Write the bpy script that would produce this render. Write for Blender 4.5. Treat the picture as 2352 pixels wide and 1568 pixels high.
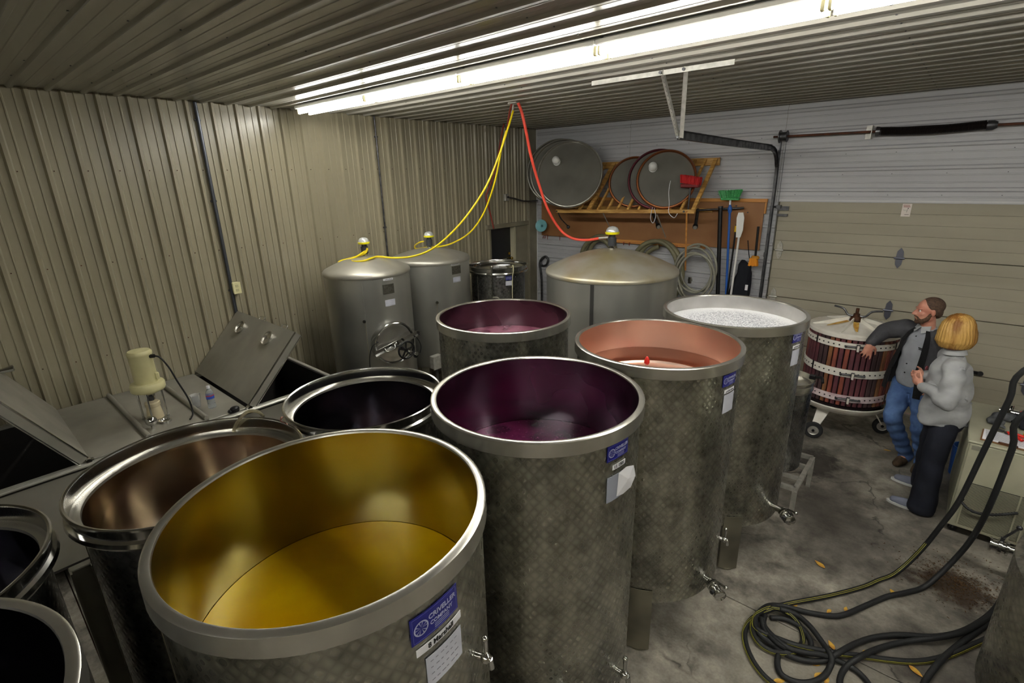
import bpy, math, random
from math import sin, cos, pi, radians, atan2, sqrt
from mathutils import Vector, Matrix
random.seed(7)
scene = bpy.context.scene
for o in list(bpy.data.objects): bpy.data.objects.remove(o)
COL = scene.collection

# ---------------------------------------------------------------- camera, world, exposure
cam_d = bpy.data.cameras.new('camera'); cam = bpy.data.objects.new('camera', cam_d); COL.objects.link(cam)
cam_d.sensor_width = 36.0; cam_d.lens = 17.775; cam_d.clip_start = 0.05; cam_d.clip_end = 60
cam.matrix_world = Matrix(((0.75235451, -0.18780764, 0.63141981, 5.884), (0.65836081, 0.24766021, -0.71079214, -7.366),
                           (-0.02288537, 0.95046973, 0.30997347, 2.869), (0, 0, 0, 1)))
scene.camera = cam
world = bpy.data.worlds.new('world'); scene.world = world; world.use_nodes = True
world.node_tree.nodes['Background'].inputs[0].default_value = (0.55, 0.6, 0.65, 1)
world.node_tree.nodes['Background'].inputs[1].default_value = 0.3
scene.view_settings.view_transform = 'Standard'; scene.view_settings.look = 'None'
scene.view_settings.exposure = 1.2; scene.view_settings.gamma = 1.0; scene.view_settings.use_curve_mapping = False
LAMP_STRENGTH = 21.0

ROOM_X, ROOM_Y, H = 11.0, -12.09, 3.64

# ---------------------------------------------------------------- materials
def lin(c):
    return tuple(((v / 255) / 12.92 if v / 255 <= 0.04045 else ((v / 255 + 0.055) / 1.055) ** 2.4) for v in c) + (1,)

MATS = {}
def mat(name, col, rough=0.5, metal=0.0, col2=None, scale=8.0, bump=0.0, bscale=60.0, stretch=(1, 1, 1), contrast=(0.35, 0.65),
        emit=0.0, alpha=1.0, trans=0.0, ior=1.45, rvar=0.0, coat=0.0, detail=4.0):
    if name in MATS: return MATS[name]
    m = bpy.data.materials.new(name); m.use_nodes = True; MATS[name] = m
    nt = m.node_tree; N = nt.nodes; L = nt.links; b = N['Principled BSDF']
    b.inputs['Base Color'].default_value = lin(col); b.inputs['Roughness'].default_value = rough; b.inputs['Metallic'].default_value = metal
    b.inputs['IOR'].default_value = ior; b.inputs['Transmission Weight'].default_value = trans; b.inputs['Alpha'].default_value = alpha
    b.inputs['Coat Weight'].default_value = coat
    if emit: b.inputs['Emission Color'].default_value = lin(col); b.inputs['Emission Strength'].default_value = emit
    if col2 or bump or rvar:
        tc = N.new('ShaderNodeTexCoord'); mp = N.new('ShaderNodeMapping'); mp.inputs['Scale'].default_value = stretch
        L.new(tc.outputs['Object'], mp.inputs[0])
        if col2 or rvar:
            n = N.new('ShaderNodeTexNoise'); n.inputs['Scale'].default_value = scale; n.inputs['Detail'].default_value = detail; L.new(mp.outputs[0], n.inputs[0])
            r = N.new('ShaderNodeMapRange'); r.inputs[1].default_value = contrast[0]; r.inputs[2].default_value = contrast[1]; L.new(n.outputs[0], r.inputs[0])
            if col2:
                x = N.new('ShaderNodeMix'); x.data_type = 'RGBA'; x.inputs[6].default_value = lin(col); x.inputs[7].default_value = lin(col2)
                L.new(r.outputs[0], x.inputs[0]); L.new(x.outputs[2], b.inputs['Base Color'])
            if rvar:
                q = N.new('ShaderNodeMapRange'); q.inputs[3].default_value = max(0.02, rough - rvar); q.inputs[4].default_value = rough + rvar
                L.new(r.outputs[0], q.inputs[0]); L.new(q.outputs[0], b.inputs['Roughness'])
        if bump:
            n2 = N.new('ShaderNodeTexNoise'); n2.inputs['Scale'].default_value = bscale; n2.inputs['Detail'].default_value = 3; L.new(mp.outputs[0], n2.inputs[0])
            bp = N.new('ShaderNodeBump'); bp.inputs['Strength'].default_value = bump; bp.inputs['Distance'].default_value = 0.01
            L.new(n2.outputs[0], bp.inputs['Height']); L.new(bp.outputs[0], b.inputs['Normal'])
    return m

class NB:
    """tiny node builder"""
    def __init__(s, m): s.m = m; s.nt = m.node_tree; s.b = s.nt.nodes['Principled BSDF']; s.tc = s.nt.nodes.new('ShaderNodeTexCoord')
    def link(s, a, b): s.nt.links.new(a, b)
    def math(s, op, a, b=None, c=None):
        n = s.nt.nodes.new('ShaderNodeMath'); n.operation = op
        for i, v in enumerate((a, b, c)):
            if v is None: continue
            if isinstance(v, (int, float)): n.inputs[i].default_value = v
            else: s.link(v, n.inputs[i])
        return n.outputs[0]
    def xyz(s, src=None):
        n = s.nt.nodes.new('ShaderNodeSeparateXYZ'); s.link(src or s.tc.outputs['Object'], n.inputs[0]); return n.outputs
    def comb(s, x, y, z):
        n = s.nt.nodes.new('ShaderNodeCombineXYZ')
        for i, v in enumerate((x, y, z)):
            if isinstance(v, (int, float)): n.inputs[i].default_value = v
            else: s.link(v, n.inputs[i])
        return n.outputs[0]
    def noise(s, vec=None, scale=5.0, detail=4.0, rough=0.5, dist=0.0):
        n = s.nt.nodes.new('ShaderNodeTexNoise'); n.inputs['Scale'].default_value = scale; n.inputs['Detail'].default_value = detail
        n.inputs['Roughness'].default_value = rough; n.inputs['Distortion'].default_value = dist
        s.link(vec or s.tc.outputs['Object'], n.inputs[0]); return n.outputs[0]
    def voronoi(s, vec=None, scale=5.0, feature='F1', out=0):
        n = s.nt.nodes.new('ShaderNodeTexVoronoi'); n.inputs['Scale'].default_value = scale; n.feature = feature
        s.link(vec or s.tc.outputs['Object'], n.inputs[0]); return n.outputs[out]
    def rng(s, v, a, b, c=0.0, d=1.0):
        n = s.nt.nodes.new('ShaderNodeMapRange'); s.link(v, n.inputs[0])
        for i, q in enumerate((a, b, c, d)): n.inputs[i + 1].default_value = q
        return n.outputs[0]
    def mix(s, f, a, b):
        n = s.nt.nodes.new('ShaderNodeMix'); n.data_type = 'RGBA'
        if isinstance(f, (int, float)): n.inputs[0].default_value = f
        else: s.link(f, n.inputs[0])
        for i, v in ((6, a), (7, b)):
            if isinstance(v, tuple): n.inputs[i].default_value = v
            else: s.link(v, n.inputs[i])
        return n.outputs[2]
    def bump(s, h, strength=0.3, dist=0.01):
        n = s.nt.nodes.new('ShaderNodeBump'); n.inputs['Strength'].default_value = strength; n.inputs['Distance'].default_value = dist
        s.link(h, n.inputs['Height']); s.link(n.outputs[0], s.b.inputs['Normal'])
    def base(s, c): s.link(c, s.b.inputs['Base Color'])
    def rough(s, c): s.link(c, s.b.inputs['Roughness'])

def swirl_steel(name, light, dark, cell=0.044, rad=0.487, rlo=0.24, rhi=0.31, bump=0.26):
    """stainless sheet polished in overlapping discs, wrapped round a vertical axis"""
    m = mat(name, light, 0.35, 0.95); n = NB(m); x, y, z = n.xyz()
    u = n.math('MULTIPLY', n.math('ARCTAN2', y, x), rad / cell); v = n.math('DIVIDE', z, cell * 1.15)
    wob = n.noise(scale=9.0, detail=1.0); wob2 = n.noise(scale=6.0, detail=1.0)
    u = n.math('ADD', u, n.math('MULTIPLY', wob, 0.4)); v = n.math('ADD', v, n.math('MULTIPLY', wob2, 0.4))
    p, q = n.math('ADD', u, v), n.math('SUBTRACT', u, v); fp, fq = n.math('FRACT', p), n.math('FRACT', q)
    h = n.math('MULTIPLY', n.math('ABSOLUTE', n.math('SINE', n.math('MULTIPLY', p, pi))), n.math('MULTIPLY', n.math('ABSOLUTE', n.math('SINE', n.math('MULTIPLY', q, pi))), 0.25)); saw = n.math('SUBTRACT', h, n.math('MULTIPLY', fp, 0.3))
    wn = n.nt.nodes.new('ShaderNodeTexWhiteNoise'); wn.noise_dimensions = '2D'; n.link(n.comb(n.math('FLOOR', p), n.math('FLOOR', q), 0.0), wn.inputs['Vector']); cellr = wn.outputs['Value']
    blot = n.noise(scale=2.6, detail=4.0, rough=0.6); mid = n.noise(scale=13.0, detail=2.0); st = n.noise(vec=n.comb(n.math('MULTIPLY', u, 0.5), 0.0, n.math('MULTIPLY', v, 0.05)), scale=0.8, detail=3.0)
    k = n.math('ADD', n.math('MULTIPLY', n.rng(blot, 0.35, 0.65), 0.34), n.math('MULTIPLY', n.rng(mid, 0.3, 0.7), 0.28))
    k = n.math('ADD', k, n.math('MULTIPLY', n.rng(st, 0.35, 0.65), 0.2)); k = n.math('ADD', k, n.math('MULTIPLY', cellr, 0.07)); k = n.math('ADD', k, n.math('MULTIPLY', h, 0.9))
    n.base(n.mix(k, lin(dark), lin(light)))  # vertical reflections and disc sheen mixed into the base colour
    n.rough(n.math('ADD', n.rng(h, 0.0, 0.2, rhi, rlo), n.math('MULTIPLY', cellr, 0.05)))
    n.bump(n.math('ADD', n.math('MULTIPLY', h, 3.0), n.math('ADD', n.math('MULTIPLY', saw, 0.25), n.math('MULTIPLY', mid, 2.0))), bump, 0.004)
    return m

def stain_reflect_steel(name, col, stain, amount=0.5, rough=0.22, zs=1.6, lo=0.3, hi=0.72):  # second colour carries wine stains and also reflections painted into the steel
    m = mat(name, col, rough, 1.0); n = NB(m); x, y, z = n.xyz()
    v = n.comb(x, y, n.math('MULTIPLY', z, 0.5)); s = n.rng(n.noise(vec=v, scale=zs, detail=1.5), lo, hi); s = n.math('MULTIPLY', s, amount)
    n.base(n.mix(s, lin(col), lin(stain))); n.rough(n.rng(n.noise(scale=3.0, detail=1.0), 0.3, 0.7, rough - 0.03, rough + 0.05))
    return m

M_shell = swirl_steel('swirl_polished_steel', (204, 202, 188), (80, 80, 74))
M_shell_small = swirl_steel('swirl_polished_steel_small', (170, 170, 166), (60, 60, 62), rad=0.36)
M_inner = mat('inner_steel', (178, 175, 166), 0.2, 1.0, col2=(150, 146, 136), scale=5, rvar=0.06)
M_inner_dark = mat('inner_steel_mirror', (168, 166, 172), 0.12, 1.0, col2=(140, 138, 146), scale=2, detail=1)
M_inner_left = stain_reflect_steel('inner_steel_warm', (226, 214, 192), (170, 138, 102), 0.7, 0.13)  # warm reflections painted as brown blotches in the steel colour
M_inner_yellow = stain_reflect_steel('inner_steel_juice_reflection', (190, 182, 124), (166, 148, 62), 0.8, 0.2)  # yellow reflection of the juice tinted into the steel colour
M_inner_purple = stain_reflect_steel('inner_steel_wine_stain', (160, 152, 162), (140, 52, 104), 0.95, 0.24, 1.9, 0.4, 0.66)
M_inner_mauve = stain_reflect_steel('inner_steel_mauve', (138, 118, 126), (92, 66, 80), 0.9, 0.26)
M_inner_pink = stain_reflect_steel('inner_steel_rose', (226, 204, 192), (226, 180, 156), 0.8, 0.32)
M_inner_pale = mat('inner_steel_pale', (200, 198, 194), 0.3, 1.0, col2=(180, 178, 174), scale=5)
M_rim = mat('rim_steel', (206, 203, 194), 0.27, 0.9, col2=(186, 183, 174), scale=5, detail=1.5)
M_polish = mat('polished_steel', (206, 206, 204), 0.14, 1.0)
M_brushed = mat('brushed_steel', (198, 197, 188), 0.38, 0.72, col2=(150, 150, 144), scale=2.0, stretch=(1, 1, 0.2), rvar=0.05, detail=2)
M_dome = mat('dome_steel', (196, 194, 184), 0.42, 0.7, col2=(178, 175, 164), scale=3, rvar=0.04, detail=2)
M_dome_stain = mat('dome_steel_stained', (208, 204, 190), 0.42, 0.6, col2=(186, 174, 138), scale=2.5, contrast=(0.36, 0.66), detail=3)
M_vat = mat('vat_sheet_steel', (166, 163, 152), 0.4, 0.35, col2=(138, 136, 126), scale=2.2, contrast=(0.3, 0.7), rvar=0.05, detail=3)
M_vat_in = mat('vat_inside', (70, 68, 66), 0.45, 0.8)
M_plate_dark = mat('etched_plate', (112, 110, 100), 0.5, 0.8, col2=(84, 82, 74), scale=60)
M_leg = mat('tank_leg_steel', (150, 146, 130), 0.45, 0.8, col2=(116, 112, 100), scale=4, detail=2)
M_beige = mat('beige_painted_sheet', (152, 145, 123), 0.28, 0.0, col2=(142, 135, 114), scale=1.6, stretch=(1, 1, 0.35), detail=2)
M_white = mat('white_painted_sheet', (187, 188, 191), 0.42, 0.0, col2=(180, 180, 183), scale=1.2, stretch=(0.35, 1, 1.6), detail=2)
M_ceil = mat('ceiling_painted_sheet', (160, 157, 148), 0.25, 0.0)
M_plainwall = mat('plain_wall', (120, 116, 102), 0.6)
M_door = mat('garage_door_foam', (164, 158, 140), 0.62, 0.0, col2=(156, 150, 132), scale=2.0, stretch=(0.3, 1, 2.5), detail=2)
M_trimw = mat('white_trim', (205, 205, 206), 0.4)
M_trimb = mat('beige_trim', (140, 134, 114), 0.4, col2=(124, 118, 100), scale=4)
M_black = mat('black_plastic', (18, 18, 20), 0.4)
M_rubber = mat('black_rubber_hose', (36, 37, 38), 0.55, bump=0.2, bscale=150, rvar=0.06)
M_stripe = mat('yellow_stripe', (176, 172, 60), 0.5)
M_yellow = mat('yellow_plastic_hose', (232, 208, 24), 0.35)
M_red = mat('red_rubber_hose', (236, 84, 66), 0.4)
M_reddark = mat('old_red_hose', (150, 62, 48), 0.5)
M_clearhose = mat('milky_hose', (186, 178, 150), 0.25, trans=0.7, ior=1.2)
M_greyhose = mat('grey_ribbed_hose', (158, 156, 142), 0.45, col2=(136, 134, 118), scale=8)
M_olive = mat('olive_hose', (128, 124, 96), 0.45, col2=(108, 104, 80), scale=6)
M_galv = mat('galvanised_steel', (112, 112, 114), 0.4, 0.9, col2=(78, 79, 82), scale=14, rvar=0.1)
M_galvl = mat('light_galvanised', (196, 194, 186), 0.4, 0.55, col2=(170, 168, 160), scale=20)
M_rust = mat('rusty_bar', (112, 68, 48), 0.6, 0.5, col2=(78, 52, 42), scale=12)
M_spring = mat('spring_dark', (44, 38, 36), 0.5, 0.7)
M_wood = mat('shelf_pine', (214, 170, 96), 0.5, col2=(158, 112, 52), scale=5, stretch=(1, 6, 6), bump=0.1, bscale=30)
M_peg = mat('brown_pegboard', (152, 108, 68), 0.5, col2=(142, 98, 60), scale=2.5)
M_pegtrim = mat('orange_pine_trim', (218, 156, 84), 0.5, col2=(194, 130, 66), scale=6, stretch=(0.3, 1, 4))
M_cream = mat('cream_enamel', (214, 208, 160), 0.35, col2=(200, 194, 146), scale=6)
M_chiller = mat('chiller_paint', (168, 166, 144), 0.45, col2=(154, 152, 132), scale=4)
M_paper = mat('white_paper', (226, 226, 230), 0.6)
M_papertape = mat('paper_label', (196, 198, 208), 0.45, col2=(182, 184, 196), scale=10)
M_blue = mat('blue_enamel', (28, 30, 122), 0.3, coat=0.2)
M_lett = mat('pale_lettering', (170, 172, 200), 0.4)
M_ink = mat('black_ink', (14, 14, 14), 0.6)
M_inkpen = mat('pencil_grey', (128, 130, 140), 0.7)
M_tube = mat('fluorescent_tube', (255, 253, 246), 0.5, emit=LAMP_STRENGTH)
M_fix = mat('lamp_white_enamel', (236, 236, 232), 0.35)
M_skin = mat('skin', (208, 154, 132), 0.45, col2=(198, 138, 118), scale=12, detail=2)
M_skinm = mat('skin_ruddy', (196, 142, 120), 0.45, col2=(184, 122, 102), scale=12, detail=2)
M_hairm = mat('short_brown_hair', (92, 70, 54), 0.7, col2=(66, 48, 38), scale=70, bump=0.6, bscale=200)
M_beard = mat('brown_beard', (98, 72, 52), 0.75, col2=(70, 50, 36), scale=70, bump=0.6, bscale=200)
M_hairw = mat('blonde_bob_hair', (186, 146, 78), 0.5, col2=(134, 88, 34), scale=16, stretch=(1, 1, 0.1), bump=0.7, bscale=46, contrast=(0.4, 0.6))
M_jacket = mat('charcoal_jacket', (70, 70, 74), 0.85, col2=(58, 58, 62), scale=8, bump=0.3, bscale=20)
M_jacketin = mat('black_fleece_lining', (18, 18, 20), 0.95, bump=0.4, bscale=120)
M_shirt = mat('grey_shirt', (150, 153, 160), 0.8, col2=(138, 141, 148), scale=7, bump=0.7, bscale=12)
M_shirtw = mat('light_grey_shirt', (162, 164, 165), 0.75, col2=(150, 152, 154), scale=6, bump=0.9, bscale=9, stretch=(1, 1, 1.6))
M_jeans = mat('blue_jeans', (88, 118, 166), 0.85, col2=(62, 88, 134), scale=7, bump=0.5, bscale=26, contrast=(0.35, 0.62))
M_navy = mat('navy_trousers', (26, 30, 44), 0.85, col2=(20, 23, 34), scale=6, bump=0.3, bscale=16)
M_shoe = mat('brown_suede', (84, 66, 48), 0.9, col2=(62, 50, 36), scale=16, bump=0.4, bscale=80)
M_canvas = mat('grey_canvas_shoe', (124, 128, 146), 0.85, bump=0.3, bscale=160)
M_sole = mat('white_sole', (206, 206, 204), 0.6)
M_cloth = mat('navy_cloth', (20, 22, 30), 0.9, bump=0.5, bscale=20)
M_glove = mat('dark_grey_gloves', (52, 54, 58), 0.8, col2=(96, 98, 100), scale=14, bump=0.4, bscale=40)
M_redp = mat('red_plastic', (206, 40, 30), 0.35)
M_redbr = mat('red_bristles', (186, 24, 26), 0.6, bump=0.8, bscale=120)
M_green = mat('green_bristles', (84, 186, 108), 0.5, col2=(52, 144, 78), scale=60)
M_bluep = mat('blue_painted_handle', (44, 96, 178), 0.35)
M_orange = mat('orange_bristles', (232, 150, 24), 0.6)
M_amber = mat('yellow_plastic', (240, 196, 40), 0.4)
M_teal = mat('pale_teal_plastic', (130, 190, 196), 0.35)
M_pressw = mat('white_enamel_press', (226, 222, 212), 0.4, col2=(206, 196, 180), scale=7, contrast=(0.5, 0.75))
M_pressp = mat('white_enamel_wine_stained', (214, 200, 200), 0.45, col2=(168, 128, 142), scale=6, contrast=(0.45, 0.7))
M_rustst = mat('rust_streak', (176, 118, 34), 0.6, col2=(222, 186, 96), scale=14)
M_rustd = mat('rusted_iron', (92, 56, 34), 0.7, 0.4, col2=(58, 40, 30), scale=20)
M_tyre = mat('tyre_rubber', (40, 41, 42), 0.7)
M_clear = mat('clear_plastic', (245, 248, 250), 0.06, trans=0.92, ior=1.2)
M_water = mat('bottle_water', (250, 252, 255), 0.02, trans=1.0, ior=1.33)
M_leaf = mat('yellow_leaf', (220, 180, 70), 0.6, col2=(200, 140, 60), scale=30)
M_dirt = mat('leaf_litter', (66, 46, 26), 0.95, col2=(40, 30, 20), scale=30)
M_outlet = mat('ivory_outlet', (222, 216, 170), 0.4)
M_smoke = mat('floating_lid_steel', (132, 130, 122), 0.16, 0.35, col2=(112, 110, 104), scale=2, rvar=0.03)
M_tubeblk = mat('dark_inner_tube', (38, 36, 38), 0.3)
M_tubecop = mat('copper_toned_rim', (168, 104, 66), 0.25, 0.9)
STAVES = [mat('stave_%s' % n, c, 0.55, col2=c2, scale=6, stretch=(2, 2, 0.5), bump=0.3, bscale=30) for n, c, c2 in
          (('plum', (112, 62, 66), (80, 46, 54)), ('rust', (156, 84, 62), (110, 58, 52)), ('dark', (80, 58, 58), (58, 44, 46)), ('tan', (150, 108, 66), (104, 60, 46)))]

def liquid(name, c1, c2, rough, scale, lo=0.4, hi=0.6, foam=None, bump=0.02, bs=6, sub=0.0):
    m = mat(name, c1, rough); n = NB(m)
    c = n.mix(n.rng(n.noise(scale=scale, detail=6.0), lo, hi), lin(c1), lin(c2))
    if foam:
        col, fs, flo, fhi = foam; f = n.rng(n.noise(scale=fs, detail=6.0, rough=0.7), flo, fhi); c = n.mix(f, c, lin(col))
    n.base(c); n.bump(n.noise(scale=bs, detail=3), bump, 0.01); return m
M_wy = liquid('golden_cloudy_juice', (212, 174, 6), (188, 142, 2), 0.16, 1.6)
M_wp = liquid('purple_fermenting_wine', (66, 20, 48), (98, 32, 70), 0.12, 7.0, foam=((156, 84, 124), 60.0, 0.6, 0.7))
M_wk = liquid('rose_wine', (238, 178, 146), (230, 166, 132), 0.12, 3.0)
M_wm = liquid('mauve_wine', (98, 50, 68), (124, 76, 92), 0.2, 8.0, foam=((170, 130, 140), 40.0, 0.62, 0.72))
M_wd = liquid('dark_wine', (54, 42, 46), (74, 58, 60), 0.08, 5.0)
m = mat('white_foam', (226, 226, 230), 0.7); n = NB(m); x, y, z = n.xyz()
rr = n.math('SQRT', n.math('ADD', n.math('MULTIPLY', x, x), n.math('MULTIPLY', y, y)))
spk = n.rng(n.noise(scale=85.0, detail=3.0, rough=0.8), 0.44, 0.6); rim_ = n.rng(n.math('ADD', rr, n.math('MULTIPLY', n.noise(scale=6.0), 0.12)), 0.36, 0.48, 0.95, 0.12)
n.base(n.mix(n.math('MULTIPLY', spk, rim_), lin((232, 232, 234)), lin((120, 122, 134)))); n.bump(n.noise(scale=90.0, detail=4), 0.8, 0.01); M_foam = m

# concrete floor: mottled, wet-dark patches, hairline cracks, a brown litter stain
m = mat('stained_concrete', (120, 116, 108), 0.6); n = NB(m)
big = n.rng(n.noise(scale=0.9, detail=5.0, rough=0.6), 0.38, 0.62); med = n.rng(n.noise(scale=4.5, detail=7.0, rough=0.65), 0.35, 0.68); fin = n.noise(scale=60.0, detail=4.0)
c = n.mix(med, lin((94, 89, 82)), lin((190, 183, 169))); c = n.mix(n.math('MULTIPLY', big, 0.6), c, lin((66, 62, 59)))
x, y, z = n.xyz()
def spot(cx, cy, rx, ry, soft=0.5, wob=0.5, sc=3.0):
    dx = n.math('DIVIDE', n.math('SUBTRACT', x, cx), rx); dy = n.math('DIVIDE', n.math('SUBTRACT', y, cy), ry)
    d = n.math('SQRT', n.math('ADD', n.math('MULTIPLY', dx, dx), n.math('MULTIPLY', dy, dy)))
    d = n.math('ADD', d, n.math('MULTIPLY', n.math('SUBTRACT', n.noise(scale=sc, detail=6.0, rough=0.7), 0.5), wob * 2)); return n.rng(d, 1.0, 1.0 - soft)
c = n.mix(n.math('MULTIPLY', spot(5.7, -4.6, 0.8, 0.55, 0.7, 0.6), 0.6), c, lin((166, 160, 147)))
c = n.mix(n.math('MULTIPLY', spot(5.45, -2.9, 0.45, 0.9, 0.6, 0.7), 0.5), c, lin((62, 58, 54)))
c = n.mix(n.math('MULTIPLY', spot(5.2, -1.9, 0.22, 0.4, 0.4, 0.9, 6.0), 0.85), c, lin((36, 33, 32)))
c = n.mix(n.math('MULTIPLY', spot((6.307, -3.127, 0.000)[0], (6.307, -3.127, 0.000)[1], 0.30, 0.26, 0.5, 0.8, 9.0), 0.9), c, lin((56, 40, 26)))
v = n.voronoi(vec=n.comb(n.math('ADD', x, n.math('MULTIPLY', n.noise(scale=5.0, detail=5), 0.35)), n.math('ADD', y, n.math('MULTIPLY', n.noise(scale=4.0, detail=5), 0.35)), 0.0), scale=0.8, feature='DISTANCE_TO_EDGE')
crk = n.rng(v, 0.0, 0.009, 1.0, 0.0); crk = n.math('MULTIPLY', crk, n.rng(n.noise(scale=1.7), 0.5, 0.58))
c = n.mix(n.math('MULTIPLY', crk, 0.8), c, lin((30, 27, 24))); c = n.mix(n.math('MULTIPLY', n.rng(fin, 0.4, 0.7), 0.18), c, lin((60, 56, 50)))
n.base(c); n.rough(n.rng(big, 0.0, 1.0, 0.62, 0.38)); n.bump(n.math('ADD', fin, n.math('MULTIPLY', crk, -1.5)), 0.25, 0.01); M_floor = m

# ---------------------------------------------------------------- mesh helpers
class MB:
    def __init__(s): s.v = []; s.f = []; s.mi = []; s.cur = 0
    def add(s, vs, fs):
        b = len(s.v); s.v += [tuple(p) for p in vs]; s.f += [tuple(i + b for i in f) for f in fs]; s.mi += [s.cur] * len(fs); return s
    def box(s, c, d, rot=None, bev=0.0):
        x, y, z = d[0] / 2, d[1] / 2, d[2] / 2
        if bev > 0:
            b = min(bev, x * .9, y * .9, z * .9); vs = []
            for sx in (-1, 1):
                for sy in (-1, 1):
                    for sz in (-1, 1):
                        vs += [(sx * x, sy * (y - b), sz * (z - b)), (sx * (x - b), sy * y, sz * (z - b)), (sx * (x - b), sy * (y - b), sz * z)]
            idx = {}
            i = 0
            for sx in (-1, 1):
                for sy in (-1, 1):
                    for sz in (-1, 1): idx[(sx, sy, sz)] = i; i += 3
            fs = []
            for a, k in ((0, 0), (1, 1), (2, 2)):
                for sg in (-1, 1):
                    o = [q for q in range(3) if q != a]; loop = []
                    for p, q in ((-1, -1), (1, -1), (1, 1), (-1, 1)):
                        t = [0, 0, 0]; t[a] = sg; t[o[0]] = p; t[o[1]] = q; loop.append(idx[tuple(t)] + a)
                    if (sg == 1) == (a == 1): loop.reverse()
                    fs.append(loop)
            for a in range(3):
                o = [q for q in range(3) if q != a]
                for p in (-1, 1):
                    for q in (-1, 1):
                        t0 = [0, 0, 0]; t0[a] = -1; t0[o[0]] = p; t0[o[1]] = q; t1 = list(t0); t1[a] = 1
                        i0, i1 = idx[tuple(t0)], idx[tuple(t1)]; fs.append([i0 + o[0], i1 + o[0], i1 + o[1], i0 + o[1]])
            for kx in idx: fs.append([idx[kx], idx[kx] + 1, idx[kx] + 2])
        else:
            vs = [(sx * x, sy * y, sz * z) for sx in (-1, 1) for sy in (-1, 1) for sz in (-1, 1)]
            fs = [(0, 1, 3, 2), (4, 6, 7, 5), (0, 4, 5, 1), (2, 3, 7, 6), (0, 2, 6, 4), (1, 5, 7, 3)]
        R = rot.to_3x3() if rot else None; C = Vector(c)
        return s.add([C + ((R @ Vector(p)) if R else Vector(p)) for p in vs], fs)
    def beam(s, a, b, w, h, up=(0, 0, 1)):
        a, b = Vector(a), Vector(b); d = b - a; z = d.normalized(); u = Vector(up)
        if abs(z.dot(u)) > .98: u = Vector((0, 1, 0))
        x = u.cross(z).normalized(); y = z.cross(x)
        R = Matrix((x, y, z)).transposed(); return s.box((a + b) / 2, (w, h, d.length), R)
    def ring(s, c, ax, r, n, ry=None, up=None):
        z = Vector(ax).normalized(); u = Vector(up) if up else (Vector((0, 0, 1)) if abs(z.z) < .9 else Vector((1, 0, 0)))
        x = u.cross(z).normalized(); y = z.cross(x); ry = r if ry is None else ry
        return [Vector(c) + x * (r * cos(2 * pi * i / n)) + y * (ry * sin(2 * pi * i / n)) for i in range(n)]
    def cyl(s, a, b, r0, r1=None, n=20, caps=True):
        r1 = r0 if r1 is None else r1; a, b = Vector(a), Vector(b); ax = b - a
        vs = s.ring(a, ax, r0, n) + s.ring(b, ax, r1, n); fs = [(i, (i + 1) % n, n + (i + 1) % n, n + i) for i in range(n)]
        if caps: fs += [tuple(range(n - 1, -1, -1)), tuple(range(n, 2 * n))]
        return s.add(vs, fs)
    def lathe(s, prof, c=(0, 0, 0), n=64, closed=False, axis=None, arc=None):
        C = Vector(c); vs = []; m = len(prof); R = None
        if axis is not None: R = Vector((0, 0, 1)).rotation_difference(Vector(axis)).to_matrix()
        a0, a1 = arc if arc else (0, 2 * pi); nn = n + 1 if arc else n
        for i in range(nn):
            t = a0 + (a1 - a0) * i / n
            for r, z in prof:
                p = Vector((r * cos(t), r * sin(t), z)); vs.append(C + (R @ p if R else p))
        fs = []
        for i in range(n if not arc else n):
            j = (i + 1) % nn
            for k in range(m if closed else m - 1):
                l = (k + 1) % m; fs.append((i * m + k, j * m + k, j * m + l, i * m + l))
        return s.add(vs, fs)
    def sphere(s, c, r, n=16, m=10, zlo=-1, zhi=1, rot=None):
        if isinstance(r, (int, float)): r = (r, r, r)
        vs = []; a0, a1 = math.asin(zlo), math.asin(zhi)
        for k in range(m + 1):
            a = a0 + (a1 - a0) * k / m
            for i in range(n):
                t = 2 * pi * i / n; p = Vector((r[0] * cos(a) * cos(t), r[1] * cos(a) * sin(t), r[2] * sin(a)))
                vs.append(Vector(c) + (rot @ p if rot else p))
        fs = [(k * n + i, k * n + (i + 1) % n, (k + 1) * n + (i + 1) % n, (k + 1) * n + i) for k in range(m) for i in range(n)]
        fs += [tuple(range(n - 1, -1, -1)), tuple(m * n + i for i in range(n))]
        return s.add(vs, fs)
    def tube(s, pts, r, n=10, closed=False, sub=6, caps=True, rr=None):
        P = smooth_path(pts, sub, closed); m = len(P); vs = []; up = None
        for i in range(m):
            a = P[(i - 1) % m] if (closed or i > 0) else P[i]; b = P[(i + 1) % m] if (closed or i < m - 1) else P[i]
            t = (b - a).normalized() if (b - a).length > 1e-9 else Vector((0, 0, 1))
            if up is None: up = Vector((0, 0, 1)) if abs(t.z) < .9 else Vector((1, 0, 0))
            x = (up - t * up.dot(t)).normalized(); up = x; y = t.cross(x); q = rr(i / (m - 1)) if rr else r
            vs += [P[i] + x * (q * cos(2 * pi * k / n)) + y * (q * sin(2 * pi * k / n)) for k in range(n)]
        fs = [(i * n + k, i * n + (k + 1) % n, ((i + 1) % m) * n + (k + 1) % n, ((i + 1) % m) * n + k) for i in range(m if closed else m - 1) for k in range(n)]
        if caps and not closed: fs += [tuple(range(n - 1, -1, -1)), tuple((m - 1) * n + k for k in range(n))]
        return s.add(vs, fs)
    def poly(s, pts, th, nrm):
        nrm = Vector(nrm).normalized() * th; k = len(pts); a = [Vector(p) for p in pts]; b = [p + nrm for p in a]
        return s.add(a + b, [tuple(range(k - 1, -1, -1)), tuple(range(k, 2 * k))] + [(i, (i + 1) % k, k + (i + 1) % k, k + i) for i in range(k)])

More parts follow.
